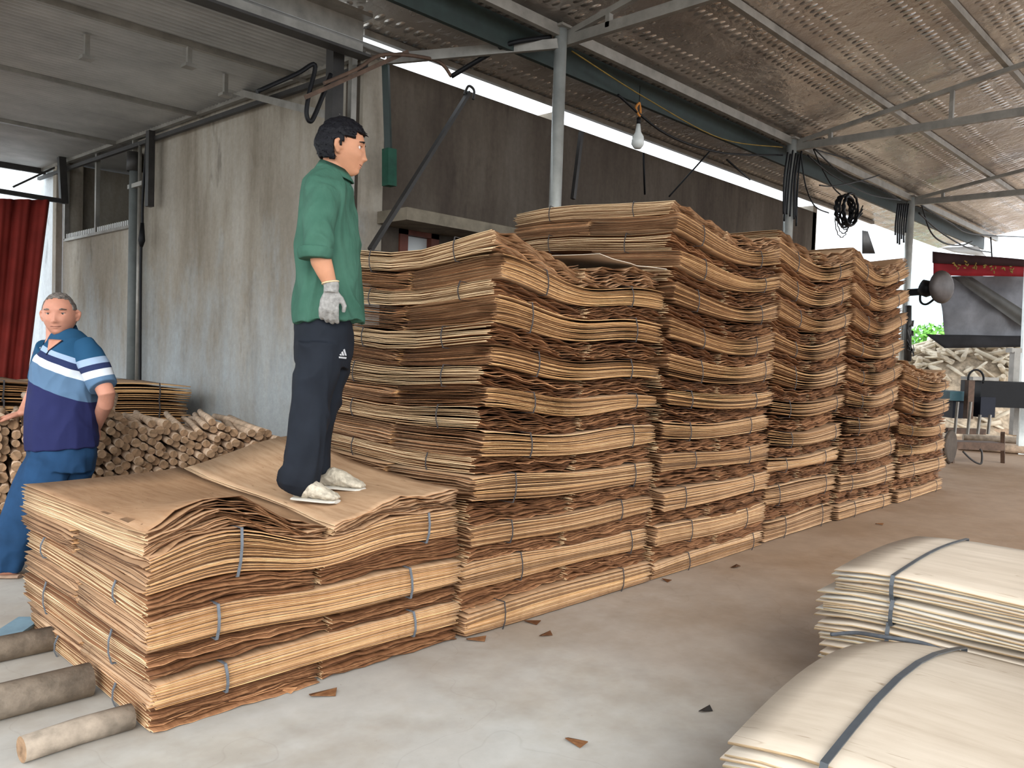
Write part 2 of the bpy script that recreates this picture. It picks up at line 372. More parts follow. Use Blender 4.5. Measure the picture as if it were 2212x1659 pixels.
# fascia between the two roofs, column, brackets
r = empty('gutter_fascia', (0, 5.33, 3.5)); tag(r, 'long grey steel fascia where the left roof meets the foil roof', 'gutter')
part_bar('fascia_board', (-2, 5.33, 3.70), (3.75, 5.33, 3.70), .02, .30, M_STEEL, r)
part_bar('bottom_flange', (-2, 5.27, 3.54), (3.75, 5.27, 3.54), .12, .02, M_DARK, r)
part_bar('top_flange', (-2, 5.26, 3.84), (3.75, 5.26, 3.84), .12, .03, M_STEEL, r)
r = empty('corner_column', (3.62, 5.5, 0)); tag(r, 'dark square column standing at the wall corner behind the standing man', 'column')
part_bar('shaft', (3.62, 5.5, 0), (3.62, 5.5, 3.66), .10, .10, M_DARK, r)
part_bar('shaft', (3.80, 5.52, 0), (3.80, 5.52, 3.72), .05, .05, M_STEEL, r)
r = empty('wall_plate_beam', (3.86, 9, 3.62)); tag(r, 'long steel beam along the top of the grey wall', 'beam')
part_bar('upper_tube', (3.86, 5.4, 3.66), (3.86, 13.6, 3.79), .05, .07, M_STEEL, r); part_bar('lower_tube', (3.84, 5.4, 3.53), (3.84, 13.6, 3.66), .04, .045, M_DARK, r)
for k, (x0, x1) in enumerate(((1.55, 1.55), (-.4, -.4))):
    bm = bmesh.new(); bar(bm, (x0, 5.35, LZ(5.3)-.05), (x1, 13.6, LZ(13.6)-.05), .06, .08)
    tag(obj('lean_to_rafter', bm, M_STEEL), ('rafter under the left roof, nearer the grey wall', 'rafter under the left roof, farther from the grey wall')[k], 'beam', 'rafters of the left roof')
for k, yy in enumerate((6.4, 8.4, 10.6, 13.5)):
    bm = bmesh.new(); bar(bm, (-2.5, yy, LZ(yy)-.03), (3.9, yy, LZ(yy)-.03), .05, .05 if k < 3 else .12)
    tag(obj('lean_to_purlin', bm, M_STEEL if k < 3 else M_DARK), ['purlin of the left roof nearest the camera', 'second purlin of the left roof from the camera', 'third purlin of the left roof from the camera', 'dark purlin closing the far eave of the left roof'][k], 'beam', 'purlins of the left roof')
for k, (px, py, yy) in enumerate(((188, 60, 6.9), (488, 135, 6.9), (410, 35, 6.4))):
    p = atY(px, py, yy); bm = bmesh.new(); bar(bm, (p.x, p.y, LZ(yy)-.02), (p.x, p.y, min(p.z-.08, LZ(yy)-.2)), .035); box(bm, (p.x, p.y, min(p.z-.09, LZ(yy)-.2)), (.09, .09, .025))
    tag(obj('hanger', bm, M_STEEL), ['short steel hanger below the left roof, upper left corner', 'short steel hanger below the left roof, above the grey wall', 'short dark hanger near the fascia'][k], 'hanger', 'hangers of the left roof')
# bars tying column to wall, pole and bracket
a = atY(495, 200, 6.0); b = atY(712, 250, 5.4)
bm = bmesh.new(); bar(bm, atX(500, 195, 3.80), (3.62, 5.46, atY(722, 252, 5.46).z), .05, .06); tag(obj('tie_bar', bm, M_STEEL), 'grey tie bar sloping down to the corner column', 'bar')
bm = bmesh.new(); bar(bm, atY(835, 128, 5.45), (5.10, 4.5, 3.86), .04, .08); tag(obj('tie_bar', bm, M_STEEL), 'light grey bar from the middle post to the wall corner', 'bar')
bm = bmesh.new(); bar(bm, atY(660, 210, 5.25), atY(880, 112, 5.25), .03); tag(obj('conduit', bm, M_RUST), 'thin brown conduit rising past the corner column', 'conduit')
def cable(pts, r_, label, group=None, name='cable', matl=None, n=7, seg=6):
    bm = bmesh.new(); tube(bm, cat_points(pts, n), r_, seg); return tag(obj(name, bm, matl or M_BLACK), label, 'cable' if name == 'cable' else name.split('_')[-1], group)
cable([atY(555, 198, 5.3), atY(640, 160, 5.3), atY(680, 140, 5.28), atY(668, 200, 5.28), atY(662, 245, 5.28), atY(672, 262, 5.28), atY(690, 225, 5.28), atY(715, 160, 5.28)], .017, 'thick dark cable looped down beside the corner column')
cable([atY(975, 165, 5.2), atY(1060, 115, 4.9), atY(1110, 92, 4.7), atY(1190, 80, 4.55)], .02, 'thick dark hose running up to the middle post', name='hose')
cable([atY(700, 180, 5.2), atY(770, 150, 5.2), atY(830, 118, 5.2), atY(940, 130, 5.2), atY(975, 165, 5.2)], .015, 'brown hose running from the corner column towards the post', name='hose', matl=M_RUST)
# leaning pole against the dark wall
r = empty('leaning_pole', atY(805, 527, 4.9)); tag(r, 'dark wooden pole leaning across the dark wall', 'pole')
p0, p1 = atY(800, 540, 4.9), atY(1013, 200, 5.45); r.location = p0
part_bar('shaft', p0, p1, .035, .035, M_DARK, r)
bm = bmesh.new(); tube(bm, cat_points([Vector(q)-p0 for q in (atY(1003, 205, 5.45), atY(1012, 186, 5.45), atY(1024, 195, 5.45), atY(1022, 215, 5.45))], 5), .012, 6); obj('hook', bm, M_DARK, r)
# drain pipes at the grey wall
r = empty('drain_pipe', (3.84, 10.0, 0)); tag(r, 'dark grey drain pipe standing against the grey wall', 'pipe')
bm = bmesh.new(); tube(bm, [(0, 0, .3), (0, 0, 3.35)], .055, 14); obj('pipe_shaft', bm, simple('pipe_grey', (.13, .14, .135), .5, 0, .2, 5), r)
bm = bmesh.new(); tube(bm, [(0, 0, 3.30), (0, 0, 3.52)], .085, 14); obj('pipe_socket', bm, M_DARK, r)
bm = bmesh.new(); tube(bm, [(0, -.16, .3), (0, -.16, 3.6)], .022, 8); obj('thin_pipe', bm, M_STEEL, r)
bm = bmesh.new(); box(bm, (-.02, -.12, 3.12), (.05, .42, .05)); obj('clamp', bm, M_STEEL, r)
r = empty('wall_bracket', (3.8, 9.45, 0)); tag(r, 'dark steel bracket post hanging below the wall beam, with rope', 'bracket')
bm = bmesh.new(); box(bm, (0, 0, 3.25), (.07, .09, .85)); obj('bracket_post', bm, M_DARK, r)
bm = bmesh.new(); tube(bm, cat_points([(0, .1, 3.6), (-.02, .14, 2.9), (-.01, .16, 2.55), (-.02, .17, 2.2), (0, .18, .6)], 5), .016, 6); obj('rope', bm, M_BLACK, r)
bm = bmesh.new(); tube(bm, [(-.02, .14, 2.65), (-.02, .15, 2.45), (-.02, .16, 2.38)], [.02, .04, .02], 8); obj('knot', bm, M_BLACK, r)
# hanging green pole behind the standing man's head
p0 = atY(841, 400, 5.4); p1 = atY(833, 140, 5.3)
r = empty('hanging_pole', p0); tag(r, 'dark green pole hanging against the dark wall beside the standing man', 'pole')
part_bar('shaft', p0, p1, .05, .05, M_GREEN, r)
part_bar('sleeve', atY(841, 402, 5.37), atY(841, 322, 5.37), .085, .085, simple('green_sleeve', (.008, .05, .03), .5, 0, .3, 8), r)
part_bar('shaft', atY(1238, 430, 5.3), atY(1256, 285, 5.3), .04, .04, M_DARK, empty('wall_pole', (0, 0, 0)))
tag(bpy.data.objects['wall_pole'], 'thin dark pole against the dark wall right of the middle post', 'pole')
# lamp bulb and rope above the third stack
p = atY(1378, 300, 4.6)
r = empty('hanging_bulb', p); tag(r, 'white bulb hanging above the second tall stack', 'lamp')
bm = bmesh.new(); tube(bm, [(0, 0, .14), (0, 0, .06), (0, 0, .02), (0, 0, -.05), (0, 0, -.09)], [.018, .03, .055, .062, .035], 16); obj('bulb', bm, simple('bulb_glass', (.6, .62, .6), .2, 0, .05, 3), r, smooth=True)
bm = bmesh.new(); tube(bm, [(0, 0, .14), (0, 0, .2)], .02, 10); obj('socket', bm, M_BLACK, r)
bm = bmesh.new(); tube(bm, [(0, 0, .2), (0, 0, .5)], .004, 5); obj('cord', bm, M_BLACK, r)
cable([p+Vector((0, 0, .34)), p+Vector((.05, .02, .28)), p+Vector((.01, 0, .22)), p+Vector((-.05, 0, .28)), p+Vector((0, 0, .34))], .012, 'small orange rope ring above the hanging bulb', name='rope', matl=simple('orange_rope', (.45, .18, .04), .7, 0, .2, 20))
cable([atY(1335, 205, 4.6), atY(1440, 290, 4.6), atY(1560, 330, 4.6), atY(1690, 335, 4.5)], .012, 'sagging dark cable between the bulb and the cable-hung post', 'cables around the posts')
cable([atY(1235, 110, 4.6), atY(1400, 215, 4.6), atY(1560, 300, 4.6), atY(1690, 318, 4.5)], .006, 'thin yellowish wire along the gutter', 'cables around the posts', matl=M_YEL)
cable([atY(1535, 325, 5.0), atY(1490, 375, 5.1), atY(1445, 425, 5.3)], .01, 'short dark cable slanting down to the dark wall', 'cables around the posts')
cable([atY(1570, 345, 5.0), atY(1620, 388, 5.1)], .012, 'short dark stick under the roof edge', 'cables around the posts', n=2)
cable([atY(1390, 330, 5.2), atY(1393, 420, 5.3)], .012, 'short cord hanging below the bulb', 'cables around the posts', n=2)
# cables on the second post
X2, X3 = PX[1], PX[2]
for k in range(7):
    y = 330+random.uniform(-6, 10); x = 1697+k*5+random.uniform(-2, 2)
    cable([atY(x+6, y, 4.42), atY(x-2, 390, 4.42), atY(x-4+random.uniform(-4, 4), 470+random.uniform(-10, 25), 4.42)], .011, f'dark cable hanging down the cable-hung post, number {["one","two","three","four","five","six","seven"][k]} from the left', 'cables hanging on the cable-hung post')
sweeps = [([(1757, 322), (1780, 372), (1800, 405), (1815, 420)], 'cable dropping from the cable-hung post to the black coil'),
          ([(1757, 322), (1850, 345), (1960, 350), (2212, 345)], 'thin wire running right from the cable-hung post'),
          ([(1760, 322), (1820, 375), (1900, 405), (1940, 430)], 'cable between the two farther posts, upper one'),
          ([(1745, 335), (1800, 380), (1880, 420), (1945, 432)], 'cable between the two farther posts, lower one'),
          ([(1730, 330), (1740, 400), (1760, 445), (1790, 460)], 'cable looping down beside the cable-hung post'),
          ([(1900, 378), (1860, 390), (1800, 402), (1770, 400)], 'thin wire crossing above the black coil'),
          ([(1760, 300), (1850, 305), (2000, 302), (2212, 300)], 'thin wire under the second truss')]
for k, (pts, lab) in enumerate(sweeps): cable([atY(x, y, 4.45-.02*k) for x, y in pts], .009, lab, 'cables between the far posts')
for k in range(6):
    x = 1935+k*4.5; y1 = random.uniform(500, 545)
    cable([atY(x+5, 440, 4.42), atY(x, 480, 4.42), atY(x-1, y1, 4.42)], .014, f'dark cable bunch strand hanging on the farthest post, strand {["one","two","three","four","five","six"][k]} from the left', 'cables hanging on the farthest post')
sw2 = [([(1985, 440), (2050, 480), (2100, 505), (2212, 512)], 'cable sagging right from the farthest post'), ([(1990, 440), (2010, 500), (2040, 525), (2075, 530), (2100, 522)], 'cable loop below the farthest truss'),
       ([(1985, 460), (2030, 500), (2090, 535), (2140, 545)], 'cable reaching the red banner'), ([(2140, 512), (2143, 560)], 'short cord above the red banner'), ([(2153, 600), (2165, 640), (2180, 655)], 'short black cord below the red banner, left one'), ([(2192, 600), (2192, 650)], 'short black cord below the red banner, middle one'), ([(2205, 600), (2196, 650)], 'short black cord below the red banner, right one')]
for pts, lab in sw2: cable([atY(x, y, 4.4) for x, y in pts], .014, lab, 'cables past the farthest post')
# black cable coil
cc = atY(1829, 455, 4.4); r = empty('cable_coil', cc); tag(r, 'large black coil of cable hanging between the two far posts', 'cable coil')
def ringpts(c, rx, rz, a0=0, a1=2*PI, n=28, ph=0): return [c + Vector((rx*math.cos(a0+(a1-a0)*i/n), .01*math.sin(3*i+ph), rz*math.sin(a0+(a1-a0)*i/n))) for i in range(n+1)]
for k in range(5):
    bm = bmesh.new(); tube(bm, ringpts(Vector((.01*math.sin(k*2), .03*(k-2), .012*math.cos(k*3))), .235+.012*math.sin(k*5), .20+.01*math.cos(k*4), ph=k), .016, 6); obj('loop', bm, M_BLACK, r)
for k in range(4):
    bm = bmesh.new(); tube(bm, ringpts(Vector((.0, .02*k, -.05-.02*k)), .19+.01*k, .15+.03*k, PI, 2*PI, 14), .007, 6); obj('slack_loop', bm, M_DARK, r)
for k in range(3):
    bm = bmesh.new(); tube(bm, cat_points([(.2, 0, -.08-.05*k), (.36, 0, -.06), (.55, 0, .05+.05*k)], 5), .009, 6); obj('tail', bm, M_BLACK, r)
# fan on the farthest post
fc = atX(2003, 622, 13.3); r = empty('wall_fan', fc); tag(r, 'black fan on an arm beside the farthest post', 'fan')
d_ = fc.length/F*1.0
bm = bmesh.new(); bar(bm, atX(1962, 632, 13.3)-fc, atX(1995, 630, 13.3)-fc, .10, .10); obj('arm', bm, M_BLACK, r)
bm = bmesh.new(); u0 = atX(1990, 620, 13.3)-fc; u1 = atX(2018, 628, 13.3)-fc; tube(bm, [u0, u0*.4+u1*.6, u1], [.12, .13, .07], 14); obj('motor', bm, M_BLACK, r)
fx = atX(2034, 620, 13.3)-fc
bm = bmesh.new(); tube(bm, [fx+Vector((-.03, -.06, 0)), fx+Vector((.0, 0, 0)), fx+Vector((.03, .06, 0))], [.17, .25, .17], 24); obj('blade_guard', bm, simple('fan_guard', (.09, .075, .07), .5, .2, .2, 10), r, smooth=True)
bm = bmesh.new(); tube(bm, cat_points([u0, atX(1988, 650, 13.3)-fc, atX(2002, 657, 13.3)-fc, atX(2025, 640, 13.3)-fc], 6), .018, 6); obj('cord', bm, M_BLACK, r)
# fan in the barred opening
r = empty('exhaust_fan', (4.35, 10.75, 2.98)); tag(r, 'round dark fan standing behind the barred opening of the grey wall', 'fan')
bm = bmesh.new(); tube(bm, [(-.05, 0, 0), (0, 0, 0), (.06, 0, 0)], [.2, .24, .2], 24); obj('fan_drum', bm, simple('fan_brown', (.05, .045, .035), .6, 0, .2, 8), r)
bm = bmesh.new(); tube(bm, [(-.09, 0, 0), (-.04, 0, 0)], .04, 14); obj('hub', bm, M_STEEL, r)
bm = bmesh.new(); box(bm, (0, 0, -.26), (.2, .3, .06)); obj('foot', bm, M_DARK, r)
# ------------------------------------------------------------------ red curtain and far left
def sheet_mesh(name, corners, nx, ny, wave, matl, thick, parent=None):
    A, B, Cc, D = [Vector(c) for c in corners]; bm = bmesh.new(); nrm = (B-A).cross(D-A).normalized(); g = []
    for j in range(ny+1):
        row = []
        for i in range(nx+1):
            s, t = i/nx, j/ny; p = (A*(1-s)+B*s)*(1-t) + (D*(1-s)+Cc*s)*t
            row.append(bm.verts.new(p + nrm*wave(s, t)))
        g.append(row)
    for j in range(ny):
        for i in range(nx): bm.faces.new((g[j][i], g[j][i+1], g[j+1][i+1], g[j+1][i]))
    o = obj(name, bm, matl, parent, smooth=True); md = o.modifiers.new('t', 'SOLIDIFY'); md.thickness = thick; return o
YC = 12.3
o = sheet_mesh('red_curtain', (atY(-160, 425, YC), atY(108, 432, YC), atY(60, 830, YC), atY(-160, 830, YC)), 60, 10, lambda s, t: .035*math.sin(s*38+t*2)+.02*math.sin(s*83), M_RED, .006)
tag(o, 'dark red tarpaulin curtain hanging at the far left', 'curtain')
r = empty('curtain_rail', atY(60, 418, YC)); tag(r, 'dark steel rail carrying the red curtain, with brace', 'rail')
part_bar('rail_tube', atY(-200, 380, YC), atY(130, 434, YC), .05, .06, M_DARK, r)
part_bar('brace', atY(28, 404, YC), atY(118, 362, YC), .025, .025, M_DARK, r)
part_bar('end_post', atY(133, 340, YC), atY(138, 440, YC), .09, .09, M_DARK, r)
bm = bmesh.new(); box(bm, (-1, 19, 2.5), (12, .15, 5)); struct(obj('wall_far_end', bm, M_WHITE))
# ------------------------------------------------------------------ veneer bundles
GRID = {}
def grid_topology(nx, ny):
    k = (nx, ny)
    if k in GRID: return GRID[k]
    nv = (nx+1)*(ny+1); idx = np.arange(nv).reshape(ny+1, nx+1)
    a, b, c, d = idx[:-1, :-1].ravel(), idx[:-1, 1:].ravel(), idx[1:, 1:].ravel(), idx[1:, :-1].ravel()
    top = np.stack([a, b, c, d], 1); bot = np.stack([d, c, b, a], 1)+nv
    def rim(e): e = np.array(e); return np.stack([e[:-1]+nv, e[1:]+nv, e[1:], e[:-1]], 1)
    f = rim(idx[0, :]); bk = rim(idx[-1, ::-1]); l = rim(idx[::-1, 0]); r_ = rim(idx[:, -1])
    faces = np.concatenate([top, bot, f, bk, l, r_])
    side = np.array([0]*(2*len(top)) + [1]*(2*nx) + [2]*(2*ny))
    GRID[k] = (faces, side); return GRID[k]
def sheet(name, P, nx, ny, thick, mats, parent, mi_front, mi_side):
    """P: (ny+1, nx+1, 3) top surface"""
    faces, side = grid_topology(nx, ny); top = P.reshape(-1, 3); bot = top.copy(); bot[:, 2] -= thick
    co = np.concatenate([top, bot]).astype(np.float32); me = bpy.data.meshes.new(name)
    me.vertices.add(len(co)); me.vertices.foreach_set('co', co.ravel())
    me.loops.add(faces.size); me.loops.foreach_set('vertex_index', faces.ravel().astype(np.int32))
    me.polygons.add(len(faces)); me.polygons.foreach_set('loop_start', np.arange(0, faces.size, 4, dtype=np.int32))
    mi = np.where(side == 0, 0, np.where(side == 1, mi_front, mi_side)).astype(np.int32)
    me.polygons.foreach_set('material_index', mi); 
    for mm in mats: me.materials.append(mm)
    me.update(calc_edges=True)
    return link(name, me, parent)
def strap_loop(parent, origin, axis, pos, lo, hi, c0, c1, w, matl, name='strap'):
    """closed flat band around a bundle; axis 'x': plane x=pos, band runs over c (Y); axis 'y': plane y=pos"""
    pts = []; n = 8
    cs = np.linspace(c0, c1, n)
    for c in cs: pts.append((c, hi(c)+.006))
    for t in (.66, .33): pts.append((c1+.010, lo(c1)*(1-t)+hi(c1)*t))
    for c in cs[::-1]: pts.append((c, lo(c)-.002))
    for t in (.33, .66): pts.append((c0-.012, lo(c0)*(1-t)+hi(c0)*t))
    bm = bmesh.new(); va = []; m_ = len(pts); cen = (sum(p[0] for p in pts)/m_, sum(p[1] for p in pts)/m_)
    sl = random.uniform(-.02, .02)
    for i, (c, z) in enumerate(pts):
        q = []
        for dw in (-w/2, w/2):
            for off in (0, .003):
                cc_ = c + (off if c >= cen[0] else -off); zz = z + (off if z >= cen[1] else -off)
                xx = pos+dw+sl*(z-cen[1])*5
                p = (xx, cc_, zz) if axis == 'x' else (cc_, xx, zz)
                q.append(bm.verts.new(Vector(p)-origin))
        va.append(q)
    for i in range(m_):
        a, b_ = va[i], va[(i+1) % m_]
        for (p, q) in ((1, 3), (3, 2), (2, 0), (0, 1)): bm.faces.new((a[p], a[q], b_[q], b_[p]))
    bmesh.ops.recalc_face_normals(bm, faces=bm.faces)
    return obj(name, bm, matl, parent)
def make_bundle(label, group, x0, x1, y0, y1, lo, hi, n, long_axis, mats, straps=(), strap_w=.010, strap_mat=None, rag=.018, tidy=.004, rip=.005,
                thick=.0028, xmap=None, nx=None, ny=None, back_detail=False, cat='wood bundle', end_detail=True, wob=0.0, name='veneer_bundle'):
    cx, cy = (x0+x1)/2, (y0+y1)/2
    X_ = xmap if xmap else (lambda x, z: x)
    z0 = float(lo(np.array([cx]), np.array([cy]))[0])
    origin = Vector((float(X_(cx, z0)), cy, z0))
    root = empty(name, origin); tag(root, label, cat, group)
    ang = random.uniform(-.012, .012); ph0 = random.uniform(0, 6)
    if long_axis == 'x':
        nx = nx or 20; us = np.linspace(0, 1, nx+1); vs = np.array([0, .05, .2, .6, 1.0]) if ny is None else np.linspace(0, 1, ny+1)
    else:
        nx = nx or 14; us = np.linspace(0, 1, nx+1); vs = np.array([0, .03, .1, .22, .4, .6, .8, 1.0]) if ny is None else np.linspace(0, 1, ny+1)
    ny_ = len(vs)-1; U, Vv = np.meshgrid(us, vs)
    ra, rb = random.uniform(9, 14), random.uniform(20, 34)
    ks = np.cumsum(rng.uniform(.45, 1.6, n+1)); ks = ks/ks[-1]
    for k in range(n):
        X = x0 + (x1-x0)*U; Y = y0 + (y1-y0)*Vv
        if long_axis == 'x': jx, jy, ex, ey = rag*.8, tidy, .004, .002
        else: jx, jy, ex, ey = tidy, rag, .002, .007
        dl, dr = rng.uniform(-jx, jx, 2); df, db = rng.uniform(-jy, jy, 2)
        ef = rng.uniform(-ey, ey, nx+1); el = rng.uniform(-ex, ex, ny_+1)
        X = X + dl*(1-U) + dr*U + (el[:, None])*((U == 0)*1.0 + (U == 1)*1.0)
        Y = Y + df*(1-Vv) + db*Vv + ef[None, :]*(Vv == 0)
        X = X - ang*(Y-cy); Y = Y + ang*(X-cx)
        s = ks[k]*.97+.03 if k < n-1 else .985
        Zl, Zh = lo(X, Y), hi(X, Y)
        gap = (Zh-Zl)/n
        Z = Zl*(1-s)+Zh*s
        p1 = ph0 + k*.35 + rng.uniform(-.8, .8); p2 = rng.uniform(0, 6)
        if long_axis == 'y':
            amp = rip*np.exp(-Vv*(y1-y0)/.22); Z = Z + amp*(np.sin(ra*X*2+p1)*1.0 + .55*np.sin(rb*X*2+p2))
            amp2 = tidy*.5*np.exp(-U*6)*1.0; Z = Z + amp2*np.sin(7*Y+p2)
        else:
            amp = rip*.8*(np.exp(-U*(x1-x0)/.15)+np.exp(-(1-U)*(x1-x0)/.15)); Z = Z + amp*(np.sin(ra*Y*2+p1) + .5*np.sin(rb*Y*2+p2))
            Z = Z + .0016*np.sin(5.1*X+p1)*np.exp(-Vv*3) + wob*np.sin(3.3*X+ph0+k*.5)
        Z = np.maximum(Z, thick+.002)
        Xs = X_(X, Z)
        P = np.stack([Xs-origin.x, Y-origin.y, Z-origin.z], -1)
        sheet('sheet', P, nx, ny_, thick*rng.uniform(.8, 1.15), mats, root, 1 if long_axis == 'x' else 2, 2 if long_axis == 'x' else 3)
    for sp in straps:
        f = lambda g: (lambda c: float(g(np.array([sp if long_axis == 'x' else c]), np.array([c if long_axis == 'x' else sp]))[0]))
        if long_axis == 'x':
            zz = f(lo)(y0); strap_loop(root, origin, 'x', float(X_(sp, zz)), f(lo), f(hi), y0-.004, y1+.004, strap_w, strap_mat or TWINE)
        else:
            zz = f(lo)(x0); dx = float(X_(x0, zz))-x0; g = f(lo); h = f(hi)
            strap_loop(root, origin, 'y', sp, lambda c: g(c-dx), lambda c: h(c-dx), x0+dx-.004, x1+dx+.004, strap_w, strap_mat or TWINE)
    return root
ORD = ['lowest', 'second', 'third', 'fourth', 'fifth', 'sixth', 'seventh', 'eighth', 'ninth', 'tenth', 'eleventh', 'twelfth', 'thirteenth', 'fourteenth', 'fifteenth', 'sixteenth', 'seventeenth', 'eighteenth', 'nineteenth', 'twentieth', 'twenty-first', 'twenty-second']
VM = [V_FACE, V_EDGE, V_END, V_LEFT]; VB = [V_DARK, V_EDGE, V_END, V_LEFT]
def rbf(ctrl, sig=.33):
    P = np.array([c[:2] for c in ctrl]); z = np.array([c[2] for c in ctrl]); mz = z.mean()
    K = np.exp(-((P[:, None]-P[None])**2).sum(-1)/(2*sig*sig)); w = np.linalg.solve(K+np.eye(len(P))*.004, z-mz)
    def f(u, v):
        u = np.asarray(u, float); v = np.asarray(v, float); o = np.full(u.shape, mz)
        for (a, b_), ww in zip(P, w): o = o + ww*np.exp(-((u-a)**2+(v-b_)**2)/(2*sig*sig))
        return o
    return f
def stack(nm, x0, x1, y0, y1, top, nlay, lean, sag, nA, nB, backs, straps_x=True, straps_left=False, strap_w=.008, strap_mat=None, offs=None, tA=.54, rip=.0065, sig=.33, zb=.0, pw=1.4):
    Tf = rbf(top, sig); w = x1-x0; dpt = y1-y0; Tm = sum(c[2] for c in top)/len(top)
    ts = [0.0]
    kinds = ['B' if (nlay-1-i) % 2 == 0 else 'A' for i in range(nlay)]
    for kd in kinds: ts.append(ts[-1] + (tA if kd == 'A' else 1-tA)*random.uniform(.8, 1.2))
    ts = np.array(ts)/ts[-1]
    def iface(i):
        t = ts[i]; a = [random.uniform(0, 6) for _ in range(4)]; am = 0 if i in (0, nlay) else .0075
        def g(X, Y):
            u = (X-x0)/w; v = (Y-y0)/dpt
            z = zb*(1-t) + t*Tm + t**pw*(Tf(np.clip(u, -.15, 1.15), np.clip(v, -.15, 1.15))-Tm)
            z = z - sag*4*t*(1-t*.55)*np.sin(PI*np.clip(u, 0, 1))*(.75+.25*np.cos(PI*v))*(1 if t > .02 else 0)*min(1, t*1.6)
            z = z + am*(np.sin(2.7*X+a[0])+.6*np.sin(5.1*X+a[1])+.8*np.sin(3.1*Y+a[2]))
            return z
        return g
    ifs = [iface(i) for i in range(nlay+1)]
    xm = (lambda x, z: x + lean[0]*z + (lean[1]-lean[0])*z*np.clip((x-x0)/w, 0, 1)) if True else None
    zt = float(Tf(.5, .5))
    for i in range(nlay):
        lo, hi_ = ifs[i], ifs[i+1]; kd = kinds[i]
        eps = .0
        hi = hi_
        jx, jy = random.uniform(-.02, .02), random.uniform(-.014, .014)
        if kd == 'A':
            ym = (y0+y1)/2
            for half in ((0, 1) if (backs == 'all' or i in backs) else (0,)):
                ya, yb = (y0, ym-.01) if half == 0 else (ym+.01, y1)
                lab = f"string-tied veneer bundle, {ORD[i]} layer up, {'front' if half == 0 else 'back'} row, {nm}"
                sx = [x0+w*random.uniform(.16, .28), x0+w*random.uniform(.76, .88)]
                make_bundle(lab, f'veneer bundles in {nm}', x0+.005+jx, x1-.015+jx, ya-.004+jy, yb+jy, lo, hi, nA, 'x', VM, sx if half == 0 else sx[:1], strap_w, strap_mat, xmap=xm, rip=rip, tidy=.006)
        else:
            xmid = x0 + w*random.uniform(.46, .54)
            for side in (0, 1):
                xa, xb = (x0, xmid-.008) if side == 0 else (xmid+.008, x1)
                inset = random.uniform(.018, .045)
                lab = f"ragged-ended veneer bundle, {ORD[i]} layer up, {'left' if side == 0 else 'right'} half, {nm}"
                sy = [y0+dpt*random.uniform(.18, .28), y0+dpt*random.uniform(.72, .82)] if (side == 0 and straps_left and (i < nlay-1 or nlay > 7)) else ()
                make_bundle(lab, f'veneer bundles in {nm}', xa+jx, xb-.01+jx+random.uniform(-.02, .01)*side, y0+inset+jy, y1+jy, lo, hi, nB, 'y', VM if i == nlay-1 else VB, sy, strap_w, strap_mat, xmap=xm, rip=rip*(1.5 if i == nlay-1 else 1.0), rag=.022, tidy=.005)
    return Tf
Y0 = 2.62
T1 = stack('the low stack', 1.08, 2.44, Y0, 3.93,
      [(0, 0, .685), (0, .5, .67), (0, 1, .66), (.19, 0, .775), (.19, .12, .75), (.33, 0, .70), (.45, 0, .62), (.56, 0, .625), (.74, 0, .69), (.87, 0, .685), (1, 0, .70), (1, .5, .72), (1, 1, .81), (.75, 1, .77), (.53, 1, .69), (.3, 1, .665), (.25, .5, .665), (.5, .4, .645), (.62, .25, .655), (.8, .45, .675), (.75, .7, .70), (.45, .8, .655), (.55, .78, .665), (.25, .8, .66), (.62, 1, .72)],
      7, (-.01, .0), .0, 22, 18, 'all', True, True, .010, STRAP, sig=.19, rip=.0042, pw=3.2)
stack('the first tall stack', 2.46, 3.93, Y0+.01, 3.93,
      [(0, 0, 1.87), (.14, 0, 1.845), (.3, 0, 1.79), (.45, 0, 1.75), (.6, 0, 1.765), (1, 0, 1.775), (0, .4, 1.81), (0, .8, 1.83), (0, 1, 1.86), (.5, .6, 1.80), (1, .5, 1.82), (1, 1, 1.85), (.5, 1, 1.84)],
      18, (.10, .03), .0, 17, 15, 'all', True, True, .0055, TWINE)
stack('the second tall stack', 3.97, 5.34, Y0, 3.95,
      [(0, 0, 2.23), (.25, 0, 2.22), (.5, 0, 2.19), (.75, 0, 2.17), (1, 0, 2.18), (0, .3, 2.25), (0, .6, 2.28), (0, 1, 2.27), (.5, .5, 2.21), (1, 1, 2.22), (.5, 1, 2.25)],
      22, (.06, .04), .035, 14, 12, {15, 17, 19, 20, 21, 13, 14}, True, True, .0055, TWINE)
stack('the third tall stack', 5.37, 6.58, Y0+.02, 3.95,
      [(0, 0, 2.25), (.5, 0, 2.23), (1, 0, 2.27), (0, 1, 2.26), (1, 1, 2.26), (.5, .5, 2.23)], 20, (.05, .12), .045, 10, 9, set(), True, False, .0065, TWINE)
stack('the fourth tall stack', 6.66, 7.90, Y0, 3.95,
      [(0, 0, 2.27), (.5, 0, 2.25), (1, 0, 2.32), (0, 1, 2.26), (1, 1, 2.28), (.5, .5, 2.25)], 20, (.06, .08), .045, 10, 9, set(), True, False, .0065, TWINE)
stack('the short far stack', 8.02, 9.42, Y0, 3.9,
      [(0, 0, 1.36), (.5, 0, 1.32), (1, 0, 1.27), (0, 1, 1.36), (1, 1, 1.28), (.5, .5, 1.3)], 12, (.0, .02), .04, 10, 9, set(), True, False, .0065, TWINE)
